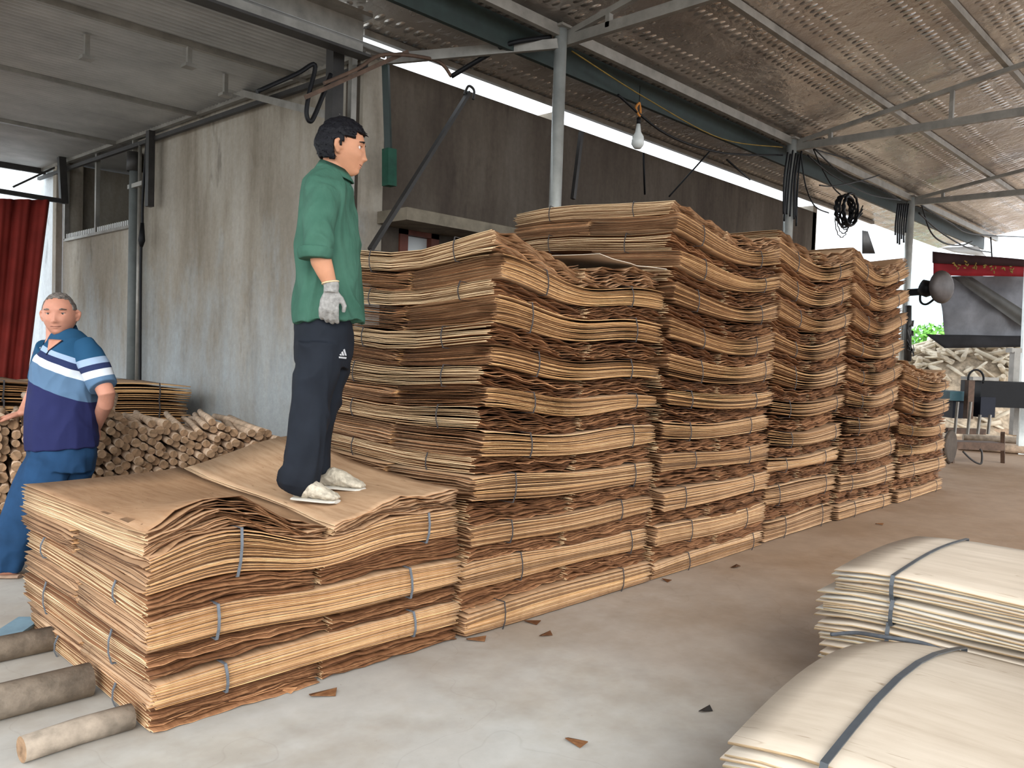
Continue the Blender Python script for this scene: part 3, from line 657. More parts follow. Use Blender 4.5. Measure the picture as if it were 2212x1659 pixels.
# ---- loose sheets: torn top sheets on the first tall stack, scraps at the foot
def loose(name, label, pts, z, matl, curl=.02, seed=0, group=None, thick=.003):
    """small warped sheet with an irregular outline"""
    rnd = random.Random(seed); bm = bmesh.new(); c = sum((Vector(p) for p in pts), Vector())/len(pts)
    n = 5; grid = []
    A, B, D_, E_ = [Vector(p) for p in pts]
    for j in range(n+1):
        row = []
        for i in range(n+1):
            s, t = i/n, j/n; p = (A*(1-s)+B*s)*(1-t)+(E_*(1-s)+D_*s)*t
            if i in (0, n) or j in (0, n): p = p + Vector((rnd.uniform(-1, 1), rnd.uniform(-1, 1), 0))*.012*(B-A).length/.4
            p.z += curl*math.sin(s*4+seed)*math.sin(t*3+seed*.7)+abs(curl)*.9
            row.append(bm.verts.new(p-c))
        grid.append(row)
    for j in range(n):
        for i in range(n): bm.faces.new((grid[j][i], grid[j][i+1], grid[j+1][i+1], grid[j+1][i]))
    o = obj(name, bm, matl, None, c); md = o.modifiers.new('t', 'SOLIDIFY'); md.thickness = thick
    return tag(o, label, 'wood sheet', group)
tz = 1.795
loose('loose_sheet', 'pale loose veneer sheet on top of the first tall stack, right side', [(3.42, 2.66, tz+.03), (4.0, 2.64, tz), (4.02, 3.3, tz+.04), (3.35, 3.3, tz+.05)], 0, P_FACE, .015, 3)
for k, (px, py) in enumerate(((1150, 1345), (1245, 1605), (1440, 1255), (1590, 1225), (1180, 1372), (1525, 1535), (1030, 1382), (700, 1500), (1900, 1133), (620, 1492))):
    c = atz(px, py, .004); s = .035+.03*random.random(); a = random.uniform(0, 3)
    s *= .45 if k == 5 else .8; d1 = Vector((math.cos(a), math.sin(a), 0))*s; d2 = Vector((-math.sin(a), math.cos(a), 0))*s*.4
    bm = bmesh.new(); v = [bm.verts.new(q) for q in (-d1-d2, d1*1.1-d2*.6, d1+d2, -d1*.8+d2*1.2)]
    v[0].co.z += .012; v[2].co.z += .008; bm.faces.new(v)
    o = obj('wood_scrap', bm, V_END if k != 5 else M_DARK, None, c+Vector((0, 0, .002))); md = o.modifiers.new('t', 'SOLIDIFY'); md.thickness = .003
    tag(o, 'small scrap of veneer lying on the concrete floor', 'wood scrap', 'scraps on the floor')
# ---- pale veneer piles, lower right
PM = [P_FACE, P_EDGE, P_EDGE, P_EDGE]
def flat(z, dome=0.0, x0=0, x1=1, y1=1.2, droop=0.0, rx=0.0):
    def g(X, Y):
        u = (X-x0)/(x1-x0)
        return z + dome*np.sin(PI*np.clip(u, 0, 1)) - droop*np.clip((Y-(y1-.35))/.35, 0, 1)**2 + rx*(X-x0)
    return g
px0, px1 = 3.12, 4.06
zs = [.0, .13, .245, .35, .44, .53]
for k in range(5):
    j = random.uniform(-.015, .015)
    make_bundle(f"pale veneer bundle, {['lowest','second','third','fourth','topmost'][k]} of the pale pile farther from the camera", 'pale veneer bundles at lower right', px0+j, px1+j, -.02+j, 1.29+j+(-.06 if k == 4 else 0),
        flat(zs[k], .012*k/4, px0, px1, 1.3, .03), flat(zs[k+1]-.006, .02*(k+1)/5, px0, px1, 1.3, .03), 7 if k else 8, 'y', PM, [1.02+j], .014, simple('blue_grey_strap', (.06, .067, .075), .4, 0, .15, 20), rag=.02, tidy=.010, rip=.0035, thick=.006, nx=10, ny=10)
qx0, qx1 = 1.86, 2.97
zs = [.0, .13, .255, .37]
for k in range(3):
    j = (-.05, .03, 0)[k]
    make_bundle(f"pale veneer bundle, {['lowest','middle','topmost'][k]} of the pale pile nearest the camera", 'pale veneer bundles at lower right', qx0+j, qx1+j*.5, -.35, 1.0+j,
        flat(zs[k], .02*k, qx0, qx1, 1.06, .05), flat(zs[k+1]-.004, .025*(k+1), qx0, qx1, 1.06, .06), 6 if k < 2 else 5, 'y', PM, [.735], .019, simple('blue_grey_strap', (.06, .067, .075)), rag=.012, tidy=.012, rip=.003, thick=.007, nx=14, ny=14)
cable([(2.86, .735, .372), (2.93, .85, .366), (2.97, 1.0, .34), (3.06, 1.12, .30), (3.09, 1.22, .26)], .008, 'loose end of grey strap between the two pale piles', name='strap', matl=STRAP)
# ------------------------------------------------------------------ logs
def log_mesh(name, L, r_, seg=9, matl=(None,), irregular=.0):
    bm = bmesh.new(); pts = [(L*i/3, irregular*math.sin(i*2.1), irregular*math.cos(i*1.7)) for i in range(4)]
    tube(bm, pts, [r_, r_*.97, r_*.95, r_*.9], seg)
    for f in bm.faces:
        if len(f.verts) > 4: f.material_index = 1; f.smooth = False
    me = bpy.data.meshes.new(name); bm.to_mesh(me); bm.free()
    me.materials.append(matl[0]); me.materials.append(matl[1]); return me
LM = [log_mesh('thin_log', random.uniform(.98, 1.12), random.uniform(.021, .031), 9, (M_LOG, M_LOGEND), .006) for _ in range(10)]
def pile(x, y0, y1, prof, group, label, budget, stufflabel, turn=False, pitch=.062, skew=0.0):
    cand = []; y = y0; col = 0
    while y < y1:
        z = .03 + (col % 2)*pitch*.5; top = prof(y)
        while z < top:
            cand.append((z-top, y+random.uniform(-.008, .008), z+random.uniform(-.006, .006))); z += pitch*.92
        y += pitch*.86; col += 1
    cand.sort(key=lambda c: -c[0] - (.6 if turn and c[1] < 1.45 and c[1] > .95 else 0))
    for (k, y, z) in cand[:budget]:
        o = link('thin_log', random.choice(LM)); o.location = (x+random.gauss(0, .03)-.10*max(0, z-.35), y, z) if not turn else (y, x+random.gauss(0, .03), z)
        surf = k > -pitch*1.3
        o.rotation_euler = (random.uniform(0, 6), random.uniform(-.02, .02) + (random.uniform(-.03, .07) if surf else 0), random.uniform(-.05, .05)+(random.uniform(-.16, .12) if surf else 0)+(math.radians(77) if turn else 0))
        tag(o, label, 'log', group)
    bm = bmesh.new()
    for (k, y, z) in cand[budget:]:
        xa = x+random.gauss(0, .03); q = [(xa, y, z), (x+1.0, y, z)]
        tube(bm, q if not turn else [(y, xa, z), (y+.225, xa+.97, z)], random.uniform(.02, .03), 7)
    if len(cand) > budget:
        for f in bm.faces: f.material_index = 1 if len(f.verts) > 4 else 0
        tag(obj('log_pile_core', bm, [M_LOG, M_LOGEND]), stufflabel, 'log pile', None, 'stuff')
def pile_top(x): return (.90 if x < 1.5 else .90-.16*(x-1.5)) + .025*math.sin(x*7+1) + .02*math.sin(x*17)
pile(5.42, .78, 3.22, pile_top, 'thin logs of the pile below the grey wall', 'thin peeled log in the pile between the older man and the grey wall', 300, 'mass of thin logs filling the pile behind the older man', True)
# skids on the floor
for k, (yc, xa, xb, rr, lab) in enumerate(((2.74, .74, 1.07, .042, 'short weathered log end nearest the camera, by the low stack'), (3.10, -.4, 1.06, .06, 'thick weathered log running under the low stack, middle one'), (3.66, -.3, 1.10, .05, 'weathered log running under the low stack, farthest one'))):
    bm = bmesh.new(); tube(bm, [(xa, yc-.01, rr), ((xa+xb)/2, yc+.004, rr), (xb, yc, rr)], [rr*.95, rr, rr], 16)
    for f in bm.faces: f.material_index = 1 if len(f.verts) > 4 else 0
    tag(obj('floor_log', bm, [M_OLDLOG, M_LOGEND]), lab, 'log', 'weathered logs on the floor')
r = empty('metal_channel', atz(30, 1372, .03)); tag(r, 'blue grey steel channel lying on the floor at the left edge', 'steel bar')
a, b = atz(-60, 1420, .04), atz(68, 1335, .04)
part_bar('flange', a, b, .11, .012, simple('blue_channel', (.20, .30, .36), .5, .2, .2, 8), r); part_bar('web', a+Vector((.03, -.04, -.02)), b+Vector((.03, -.04, -.02)), .012, .05, M_OLDLOG, r)
# ---- veneer stacks against the wall behind the logs
for (nm, x0, x1, y0, y1, zt, nl) in (('the wall-side stack behind the logs', 2.35, 3.62, 7.95, 9.2, .86, 6), ('the far left stack behind the logs', .4, 2.15, 7.4, 8.6, .92, 6)):
    zs = np.linspace(0, zt, nl+1)
    for k in range(nl):
        make_bundle(f"veneer bundle, {ORD[k]} layer from the floor, {nm}", f'veneer bundles in {nm}', x0+random.uniform(-.02, .02), x1+random.uniform(-.02, .02), y0, y1, flat(zs[k], .006*k, x0, x1, y1), flat(zs[k+1], .006*(k+1), x0, x1, y1), 7, 'x', VM, [x0+.35, x1-.3], .012, TWINE, thick=.008, rip=.004)

# ------------------------------------------------------------------ people
FWD = Vector((math.cos(YAW), math.sin(YAW), 0)); RGT = Vector((math.sin(YAW), -math.cos(YAW), 0)); UP = Vector((0, 0, 1))
def skin_bd(c):
    def bd(nt, b):
        f = noise(nt, coords(nt), 9, 4)
        nt.links.new(ramp(nt, f, [(.3, tuple(x*.86 for x in c)), (.7, tuple(min(1, x*1.1) for x in c))]), b.inputs['Base Color'])
        b.inputs['Subsurface Weight'].default_value = .12; b.inputs['Subsurface Radius'].default_value = (.02, .008, .004)
    return bd
SKIN_Y = mat('skin_tan', .5, 0, skin_bd((.45, .215, .125)))
SKIN_O = mat('skin_ruddy', .5, 0, skin_bd((.47, .22, .15)))
HAIR_B = simple('black_hair', (.003, .003, .005), .55, 0, .3, 60, .6)
def hair_bd(nt, b):
    f = noise(nt, coords(nt, (1, 1, 1)), 55, 4, .7)
    nt.links.new(ramp(nt, f, [(.35, (.05, .045, .04)), (.65, (.20, .17, .15))]), b.inputs['Base Color']); bump(nt, b, f, .5, .004)
HAIR_G = mat('greying_hair', .8, 0, hair_bd)
LIPS = simple('lips', (.40, .19, .13), .5, 0, .1, 20); MOUTH = simple('mouth_line', (.10, .03, .025), .6, 0, .1, 20)
EYE_W = simple('eye_white', (.55, .48, .44), .3, 0, .05, 5); EYE_D = simple('eye_dark', (.02, .012, .01), .25, 0, .05, 5)
def head_point(nx, ny, nz, wid=1.0, off=0.0):
    """unit-sphere direction -> head surface (x front, y left, z up), about 0.245 m tall"""
    x, y, z = .098*nx, .074*ny*wid, .121*nz
    if nz > 0 and nx < 0: x *= 1.06
    lo = max(0, -nz-.05)
    y *= 1-(.30 if wid < 1.05 else .16)*lo*lo - (.10 if wid < 1.05 else .03)*lo
    if nx < 0: x *= 1-.55*lo
    if nx > 0 and nz < 0: x *= max(.14, 1-nz*nz)**-.19
    G = lambda a, b, s, t: math.exp(-((y-a)/s)**2-((z-b)/t)**2)
    if nx > 0:
        x += .010*G(0, -.098, .026, .016)                 # chin
        x += .016*G(0, -.037, .012, .010) + .009*G(0, -.022, .0085, .016) + .003*G(0, .0, .008, .014)   # nose
        x += .007*(G(.013, -.040, .007, .007)+G(-.013, -.040, .007, .007))
        x -= .011*(G(.031, .006, .014, .011)+G(-.031, .006, .014, .011))
        x += .006*(G(.030, .030, .024, .008)+G(-.030, .030, .024, .008))
        x += .006*(G(.042, -.028, .017, .016)+G(-.042, -.028, .017, .016))
        x += .006*G(0, -.064, .020, .011) - .006*G(0, -.066, .020, .0022)
        x -= .003*G(0, -.083, .018, .006)
        x += .003*G(0, .06, .05, .03)
    p = Vector((x, y, z))
    if off: p += Vector((nx, ny*.9, nz)).normalized()*off
    return p
def head_mesh(bm, T, wid=1.0, nu=84, nv=64, off=0.0, keep=None, jit=0.0):
    rows = []
    for j in range(nv+1):
        th = PI*j/nv; r_ = []
        for i in range(nu):
            ph = 2*PI*i/nu; n = (math.sin(th)*math.cos(ph), math.sin(th)*math.sin(ph), math.cos(th))
            o = off
            if jit: o += jit*mnoise.noise(Vector(n)*7)+jit*.6*mnoise.noise(Vector(n)*19)
            r_.append((T @ head_point(*n, wid, o), n))
        rows.append(r_)
    vs = {}
    def V(i, j):
        i %= nu; k = (0 if j in (0, nv) else i, j)
        if k not in vs: vs[k] = bm.verts.new(rows[j][k[0]][0])
        return vs[k]
    for j in range(nv):
        for i in range(nu):
            if keep:
                n = [rows[jj][ii % nu][1] for jj in (j, j+1) for ii in (i, i+1)]
                c = [sum(q[a] for q in n)/4 for a in range(3)]
                if not keep(*c): continue
            q = []
            for v in (V(i, j), V(i, j+1), V(i+1, j+1), V(i+1, j)):
                if v not in q: q.append(v)
            if len(q) > 2: bm.faces.new(q)
def ear(bm, T, s, wid=1.0):
    c = Vector((-.006, s*.072*wid, -.008))
    tube(bm, [T @ (c+Vector((.006, -s*.006, -.026))), T @ (c+Vector((.0, s*.004, -.022))), T @ (c+Vector((-.008, s*.012, 0))), T @ (c+Vector((-.008, s*.016, .02))), T @ (c+Vector((.004, s*.008, .031))), T @ (c+Vector((.012, -s*.002, .022)))], [.006, .009, .011, .010, .008, .005], 8)
    tube(bm, [T @ (c+Vector((.008, -s*.01, 0))), T @ (c+Vector((-.008, s*.010, 0)))], [.020, .013], 10)
def face_parts(T, root, wid, lid=.5):
    for s in (1, -1):
        bm = bmesh.new(); c = T @ Vector((.0725, s*.031*wid, .006))
        bmesh.ops.create_uvsphere(bm, u_segments=16, v_segments=12, radius=.0115, matrix=Matrix.Translation(c))
        fr = (T.to_3x3() @ Vector((1, 0, 0))).normalized()
        for f in bm.faces:
            if (f.calc_center_median()-c).normalized().dot(fr) > .86: f.material_index = 1
        obj('eye', bm, [EYE_W, EYE_D], root, smooth=True)
        bm = bmesh.new()
        tube(bm, [T @ Vector((.0875-.03*abs(a), s*(.031+a)*wid, .0135-.35*abs(a)**1.2*.6)) for a in (-.015, -.007, 0, .008, .016)], [.0015, .003, .0035, .003, .0015], 6)
        obj('eyelid', bm, SKIN_Y if wid < 1.05 else SKIN_O, root, smooth=True)
        bm = bmesh.new()
        tube(bm, [T @ Vector((.0965-.45*abs(a+.0)-(.010 if a > .015 else 0), s*(.030+a)*wid, .0305-abs(a-.004)*.25)) for a in (-.018, -.008, .002, .012, .020)], [.002, .0035, .004, .003, .0015], 6)
        obj('eyebrow', bm, HAIR_B if wid < 1.05 else HAIR_G, root, smooth=True)
    bm = bmesh.new(); f = lambda y: head_point(math.sqrt(max(0, 1-(y/.0735)**2-.30)), y/.0735, -.545).x-.0005
    tube(bm, [T @ Vector((f(y)-.0008, y*wid, -.0605+abs(y)*.06)) for y in (-.022, -.012, -.004, .004, .012, .022)], [.001, .0035, .004, .004, .0035, .001], 6)
    tube(bm, [T @ Vector((f(y)-.0008, y*wid, -.0705+abs(y)*.12)) for y in (-.020, -.010, 0, .010, .020)], [.001, .004, .0048, .004, .001], 6)
    obj('lips', bm, LIPS, root, smooth=True)
    bm = bmesh.new(); tube(bm, [T @ Vector((f(y)+.0028, y*wid, -.0655+abs(y)*.08)) for y in (-.024, -.012, 0, .012, .024)], [.0006, .0014, .0016, .0014, .0006] if wid < 1.05 else [.001, .0022, .0026, .0022, .001], 6); obj('mouth', bm, MOUTH, root)
def hand(bm, wr, d, acr, pn, L=.18, curl=.5, thumb=1, spread=.05, r_=.0088):
    d, acr, pn = d.normalized(), acr.normalized(), pn.normalized()
    pl = L*.50
    loft(bm, [(wr-d*.02, .026, .019), (wr+d*.012, .028, .018), (wr+d*pl*.5, .040, .016), (wr+d*pl*.92, .041, .014), (wr+d*pl*1.04, .036, .009)], 16, pn)
    for k, (o, ln) in enumerate(((-.031, .78), (-.0105, .95), (.0105, 1.0), (.031, .90))):
        o *= thumb; p = wr + d*pl*.86 + acr*o; pts = [p]; a = curl*.25; ll = L*.5*ln
        for q, fr in enumerate((.16, .40, .27, .20)):
            dd = d*math.cos(a) + pn*math.sin(a) + acr*o*spread*40*.1
            p = p + dd.normalized()*ll*fr; pts.append(p); a += curl*(.55 if q else .4)*(1+.12*(3-k))
        tube(bm, pts, [r_*1.05, r_*1.05, r_, r_*.93, r_*.72], 10)
    p = wr + d*.018 + acr*thumb*.024 + pn*.004
    tube(bm, [p, p+(acr*thumb*.8+d*.75)*.024+pn*.006, p+(acr*thumb*.75+d)*.046+pn*.012, p+(acr*thumb*.5+d*1.1)*.064+pn*.018], [.013, .012, .0105, .008], 10)
def cloth_wr(am, kx=5, kz=2.5, seed=0, sharp=True):
    def f(co):
        out = np.empty(len(co)); sx = Vector((seed, seed*.7, seed*1.3))
        for i, c in enumerate(co):
            v = Vector((c[0]*kx, c[1]*kx, c[2]*kz)) + sx; n = mnoise.noise(v + Vector((mnoise.noise(v*.6)*1.2,)*3))
            n2 = mnoise.noise(v*2.3)
            out[i] = am*((1-2*abs(n))*1.0 - .6 + .45*n2 if sharp else n+.5*n2)
        return out
    return f
# ---- worker in green, standing on the low stack
gx, gy = 1.95, 3.0
P0 = atD(690, 1075, 3.5); P0.z = .655
g = empty('person', P0)
tag(g, 'man in green shirt, dark trousers and grey glove standing on the low veneer stack', 'person')
def G_(px, py, D): return atD(px, py, D) - P0
k35 = 3.5/F
def rings(lst, cx=G_): return [(cx(px, py, D), hw*D/F, b) for (px, py, D, hw, b) in lst]
BODY = bmesh.new()
hf = (RGT*.985 + FWD*.12 - UP*.06).normalized(); hl = UP.cross(hf).normalized(); hu = hf.cross(hl)
hc = G_(738, 321, 3.5)
TH = Matrix(((hf.x, hl.x, hu.x, hc.x), (hf.y, hl.y, hu.y, hc.y), (hf.z, hl.z, hu.z, hc.z), (0, 0, 0, 1)))
head_mesh(BODY, TH)
for s_ in (1, -1): ear(BODY, TH, s_)
loft(BODY, rings([(727, 342, 3.5, 27, .050), (722, 362, 3.5, 28, .052), (716, 384, 3.5, 33, .075), (712, 410, 3.5, 45, .14), (710, 450, 3.5, 48, .15), (706, 540, 3.5, 48, .13), (704, 640, 3.5, 40, .11), (700, 720, 3.5, 40, .10), (698, 760, 3.5, 38, .10)]), 28, FWD)
loft(BODY, rings([(686, 740, 3.43, 26, .06), (676, 860, 3.43, 18, .04), (662, 960, 3.42, 14, .03), (648, 1045, 3.42, 13, .03), (645, 1064, 3.42, 14, .03)]), 16, FWD)
loft(BODY, rings([(708, 740, 3.58, 26, .06), (704, 860, 3.59, 16, .04), (692, 960, 3.60, 11, .028), (693, 1010, 3.61, 12, .028), (700, 1026, 3.61, 14, .03)]), 16, FWD)
loft(BODY, rings([(706, 424, 3.36, 24, .05), (692, 480, 3.30, 23, .045), (688, 535, 3.28, 22, .042), (694, 565, 3.28, 23, .040), (704, 590, 3.285, 19, .034), (714, 616, 3.29, 14, .024), (716, 632, 3.29, 13, .02)]), 18, FWD)
loft(BODY, rings([(722, 424, 3.66, 24, .05), (728, 480, 3.72, 22, .045), (735, 540, 3.73, 20, .04), (745, 600, 3.72, 14, .026), (748, 615, 3.72, 13, .02)]), 18, FWD)
hand(BODY, G_(748, 615, 3.72), G_(752, 700, 3.72)-G_(748, 615, 3.72), RGT, -FWD, .175, .5, 1)
for (fx, fy, D) in ((652, 1064, 3.42), (705, 1026, 3.61)):
    b0 = G_(fx, fy, D); loft(BODY, [(b0-RGT*.02, .02, .025), (b0+RGT*.04, .022, .03), (b0+RGT*.10-UP*.012, .015, .034)], 12, FWD)
remesh('body', BODY, .0042, SKIN_Y, g, 2)
face_parts(TH, g, 1.0)
def keep_hair(x, y, z):
    if x > .55: return z > .50
    if x > .16: return z > .30 - .0*x
    if x > -.02: return z > (-.04 if x < .10 else .12)
    if x > -.22: return z > .16
    return z > -.52 - .15*x
HB = bmesh.new(); head_mesh(HB, TH, off=.015, keep=keep_hair, jit=.004)
ho = obj('hair', HB, HAIR_B, g, smooth=True); md = ho.modifiers.new('t', 'SOLIDIFY'); md.thickness = .014; md.offset = -1
HBt = bmesh.new(); rnd = random.Random(3)
for i in range(700):
    th = math.acos(rnd.uniform(-.45, 1)); ph = rnd.uniform(0, 2*PI); n = Vector((math.sin(th)*math.cos(ph), math.sin(th)*math.sin(ph), math.cos(th)))
    if not keep_hair(n.x-.04, n.y, n.z-.04): continue
    p = head_point(*n, 1.0, .012); q = p + n*.005 + Vector((rnd.uniform(.0, .014), rnd.uniform(-.004, .004), rnd.uniform(-.012, -.004)))
    tube(HBt, [TH @ p, TH @ q], [.003, .0008], 4)
tag(obj('hair_tufts', HBt, HAIR_B, g), kind='stuff')
SHIRT = mat('green_cotton', .85, 0, lambda nt, b: (nt.links.new(ramp(nt, noise(nt, coords(nt), 5, 4), [(.3, (.028, .085, .058)), (.7, (.050, .125, .088))]), b.inputs['Base Color']), bump(nt, b, noise(nt, coords(nt, (1, 1, .45)), 16, 3, .5), .6, .02)))
sh = bmesh.new()
loft(sh, rings([(722, 366, 3.5, 25, .062), (716, 384, 3.5, 40, .105), (712, 402, 3.5, 51, .160), (711, 425, 3.5, 55, .190), (711, 455, 3.5, 56, .185), (709, 520, 3.5, 66, .165), (708, 600, 3.5, 71, .160), (709, 660, 3.5, 75, .165), (711, 699, 3.5, 75, .168)]), 40, FWD, .9)
loft(sh, rings([(704, 418, 3.37, 33, .066), (692, 470, 3.30, 36, .070), (685, 520, 3.27, 35, .066), (683, 543, 3.27, 35, .064), (682, 553, 3.27, 33, .060)]), 24, FWD)
loft(sh, rings([(722, 418, 3.64, 33, .066), (728, 470, 3.71, 34, .066), (734, 545, 3.73, 32, .06)]), 24, FWD)
shirt = remesh('shirt', sh, .0065, SHIRT, g, 3, cloth_wr(.0125, 8, 4.2, 2))
cf = bmesh.new(); c1 = rings([(681, 534, 3.268, 37, .067), (681, 560, 3.268, 37, .067)])
loft(cf, [(c1[0][0], c1[0][1], c1[0][2]), ((c1[0][0]+c1[1][0])/2, c1[0][1]*1.06, c1[0][2]*1.06), (c1[1][0], c1[1][1]*.96, c1[1][2]*.96)], 28, FWD); remesh('sleeve_cuff', cf, .006, SHIRT, g, 2, cloth_wr(.003, 14, 9, 5))
cl = bmesh.new(); n_ = 26
for k in range(n_+1):
    a = 2*PI*k/n_ + .25; r1 = Vector((math.cos(a), math.sin(a)))
    base = G_(722, 376, 3.5) + RGT*r1.x*.066 + FWD*r1.y*.072 - UP*(.016*r1.x)
    top_ = G_(722, 358, 3.5) + RGT*r1.x*.060 + FWD*r1.y*.062 - UP*(.022*r1.x)
    out_ = G_(722, 380, 3.5) + RGT*r1.x*.086 + FWD*r1.y*.088 - UP*(.026*r1.x)
    row = [cl.verts.new(base), cl.verts.new(top_), cl.verts.new(out_)]
    if k: 
        for j in range(2): cl.faces.new((prev[j], prev[j+1], row[j+1], row[j]))
    prev = row
co_ = obj('collar', cl, SHIRT, g, smooth=True); md = co_.modifiers.new('t', 'SOLIDIFY'); md.thickness = .005
PANT = simple('dark_trouser_cloth', (.009, .0115, .017), .8, 0, .25, 6)
pn = bmesh.new()
loft(pn, rings([(700, 680, 3.5, 58, .135), (701, 720, 3.5, 61, .145), (699, 760, 3.5, 60, .150), (695, 790, 3.5, 55, .13)]), 32, FWD, .92)
loft(pn, rings([(690, 745, 3.43, 52, .095), (688, 800, 3.42, 49, .095), (676, 850, 3.42, 47, .092), (666, 900, 3.41, 45, .09), (662, 960, 3.41, 42, .088), (655, 1005, 3.41, 42, .085), (646, 1028, 3.41, 44, .088), (640, 1046, 3.41, 41, .085), (640, 1058, 3.41, 34, .07), (636, 1066, 3.41, 26, .055)]), 26, FWD)
loft(pn, rings([(712, 745, 3.57, 49, .09), (714, 800, 3.58, 40, .088), (704, 860, 3.59, 34, .085), (694, 920, 3.60, 26, .08), (688, 980, 3.61, 24, .078), (690, 1010, 3.61, 22, .075), (694, 1024, 3.61, 19, .07)]), 26, FWD)
pants = remesh('trousers', pn, .0065, PANT, g, 3, cloth_wr(.011, 8, 4.5, 9))
GLOVE = simple('grey_knit_glove', (.26, .25, .235), .95, 0, .3, 60, .4)
gl = bmesh.new(); wg = G_(716, 618, 3.29); tube(gl, [G_(714, 608, 3.29), wg, G_(715, 632, 3.29)], [.033, .031, .030], 18)
hand(gl, G_(715, 626, 3.29), G_(706, 705, 3.31)-G_(715, 626, 3.29), RGT, FWD, .175, .75, 1, .08, .0105)
remesh('glove', gl, .0036, GLOVE, g, 2)
bm = bmesh.new(); tube(bm, [G_(713.5, 609, 3.29), G_(714, 612, 3.29)], [.0355, .0355], 20); obj('glove_hem', bm, simple('glove_hem', (.55, .42, .25), .9, 0, .1, 30), g)
SHOE = simple('beige_shoe', (.42, .37, .29), .85, 0, .35, 40, .5); SOLE = simple('pale_sole', (.55, .52, .46), .7, 0, .1, 20)
for (x0_, D) in ((634, 3.41), (688, 3.61)):
    zs_ = T1(np.array([((atD(x0_+50, 1070, D).x)-1.08)/1.36]), np.array([((atD(x0_+50, 1070, D).y)-2.62)/1.31]))[0] + .006 - P0.z
    bb = bmesh.new(); ss = bmesh.new(); L_ = [(0, .026, .024), (14, .036, .034), (34, .043, .037), (54, .036, .041), (76, .023, .045), (94, .016, .042), (104, .009, .026)]
    base = G_(x0_, 1070, D)
    dirf = (RGT - FWD*.25).normalized()
    def ct(px, h): q = base + dirf*px*D/F; q.z = zs_ + h; return q
    loft(bb, [(ct(p, a+.008), a, b) for p, a, b in L_], 18, (FWD+RGT*.25).normalized())
    remesh('shoe', bb, .004, SHOE, g, 1, cloth_wr(.003, 30, 30, 4))
    loft(ss, [(ct(p, .004), .007, b+.004) for p, a, b in L_], 16, (FWD+RGT*.25).normalized()); obj('sole', ss, SOLE, bpy.data.objects['shoe' if D < 3.5 else 'shoe.001'])
# small pale emblem on the trousers: three slanted bars over a line
from mathutils.bvhtree import BVHTree
tb = BVHTree.FromPolygons([v.co for v in pants.data.vertices], [tuple(p.vertices) for p in pants.data.polygons])
def on_pants(px, py):
    d = ray(px, py).normalized(); h = tb.ray_cast(CAM-P0, d)
    return (h[0] - d*.004) if h[0] is not None else atD(px, py, 3.4)-P0
bm = bmesh.new()
for (a, b, c, d) in (((737, 761), (740, 759), (743, 768), (739, 768)), ((741, 756), (744, 754), (748, 768), (745, 768)), ((733, 766), (736, 764), (737.5, 768), (734.5, 768)), ((732, 770), (748, 771.5), (747, 775), (732, 773.5))):
    f = bm.faces.new([bm.verts.new(on_pants(*q)) for q in (a, b, c, d)])
lo_ = obj('emblem', bm, simple('emblem_grey', (.5, .5, .52), .7, 0, .05, 5), g); md = lo_.modifiers.new('t', 'SOLIDIFY'); md.thickness = .002
# ---- older man in a striped polo shirt
Q0 = atz(5, 1248, 0); DQ = (Q0-CAM).dot(CF)
h_ = empty('person', Q0)
tag(h_, 'older man in blue striped polo shirt leaning on the log pile, looking back', 'person')
def O_(px, py, D): return atD(px, py, D) - Q0
orings = lambda l: rings(l, O_)
BODY = bmesh.new(); aa = math.radians(14)
hf = (-FWD*math.cos(aa) + RGT*math.sin(aa) - UP*.02).normalized(); hu0 = (UP - RGT*.05).normalized(); hl = hu0.cross(hf).normalized(); hu = hf.cross(hl)
hc = O_(129, 680, 4.50)
TO = Matrix(((hf.x, hl.x, hu.x, hc.x), (hf.y, hl.y, hu.y, hc.y), (hf.z, hl.z, hu.z, hc.z), (0, 0, 0, 1)))
head_mesh(BODY, TO, 1.14)
for s_ in (1, -1): ear(BODY, TO, s_, 1.14)
loft(BODY, orings([(128, 702, 4.54, 26, .062), (128, 728, 4.54, 26, .062), (134, 748, 4.53, 38, .09), (138, 770, 4.52, 50, .11), (138, 850, 4.50, 55, .12), (136, 940, 4.48, 60, .12), (136, 990, 4.48, 58, .12)]), 26, FWD)
loft(BODY, orings([(196, 765, 4.47, 20, .05), (212, 810, 4.42, 20, .05), (231, 852, 4.38, 18, .042), (228, 872, 4.42, 17, .04), (216, 900, 4.52, 14, .03), (208, 922, 4.60, 11, .022)]), 18, FWD)
hand(BODY, O_(208, 922, 4.60), O_(196, 965, 4.68)-O_(208, 922, 4.60), RGT, -FWD, .18, .6, -1)
loft(BODY, orings([(92, 765, 4.66, 20, .05), (84, 815, 4.74, 18, .045), (72, 852, 4.80, 15, .036), (56, 880, 4.80, 12, .028), (48, 892, 4.80, 10, .02)]), 16, FWD)
hand(BODY, O_(48, 892, 4.80), -RGT*.9-UP*.28-FWD*.2, FWD, -UP, .18, .35, -1)
loft(BODY, orings([(110, 985, 4.46, 30, .08), (60, 1110, 4.38, 22, .06), (15, 1225, 4.36, 13, .035), (12, 1238, 4.36, 13, .03)]), 16, FWD)
loft(BODY, orings([(160, 985, 4.52, 30, .08), (135, 1110, 4.62, 22, .06), (130, 1215, 4.72, 13, .035), (130, 1228, 4.72, 13, .03)]), 16, FWD)
for (px, D) in ((14, 4.36), (132, 4.72)):
    b0 = O_(px, 1240, D); b0.z = .05
    loft(BODY, [(b0+RGT*.06+UP*.0, .026, .028), (b0, .034, .034), (b0-RGT*.08-UP*.012, .024, .042), (b0-RGT*.15-UP*.02, .014, .040), (b0-RGT*.19-UP*.026, .008, .026)], 14, FWD)
remesh('body', BODY, .0045, SKIN_O, h_, 2)
face_parts(TO, h_, 1.14)
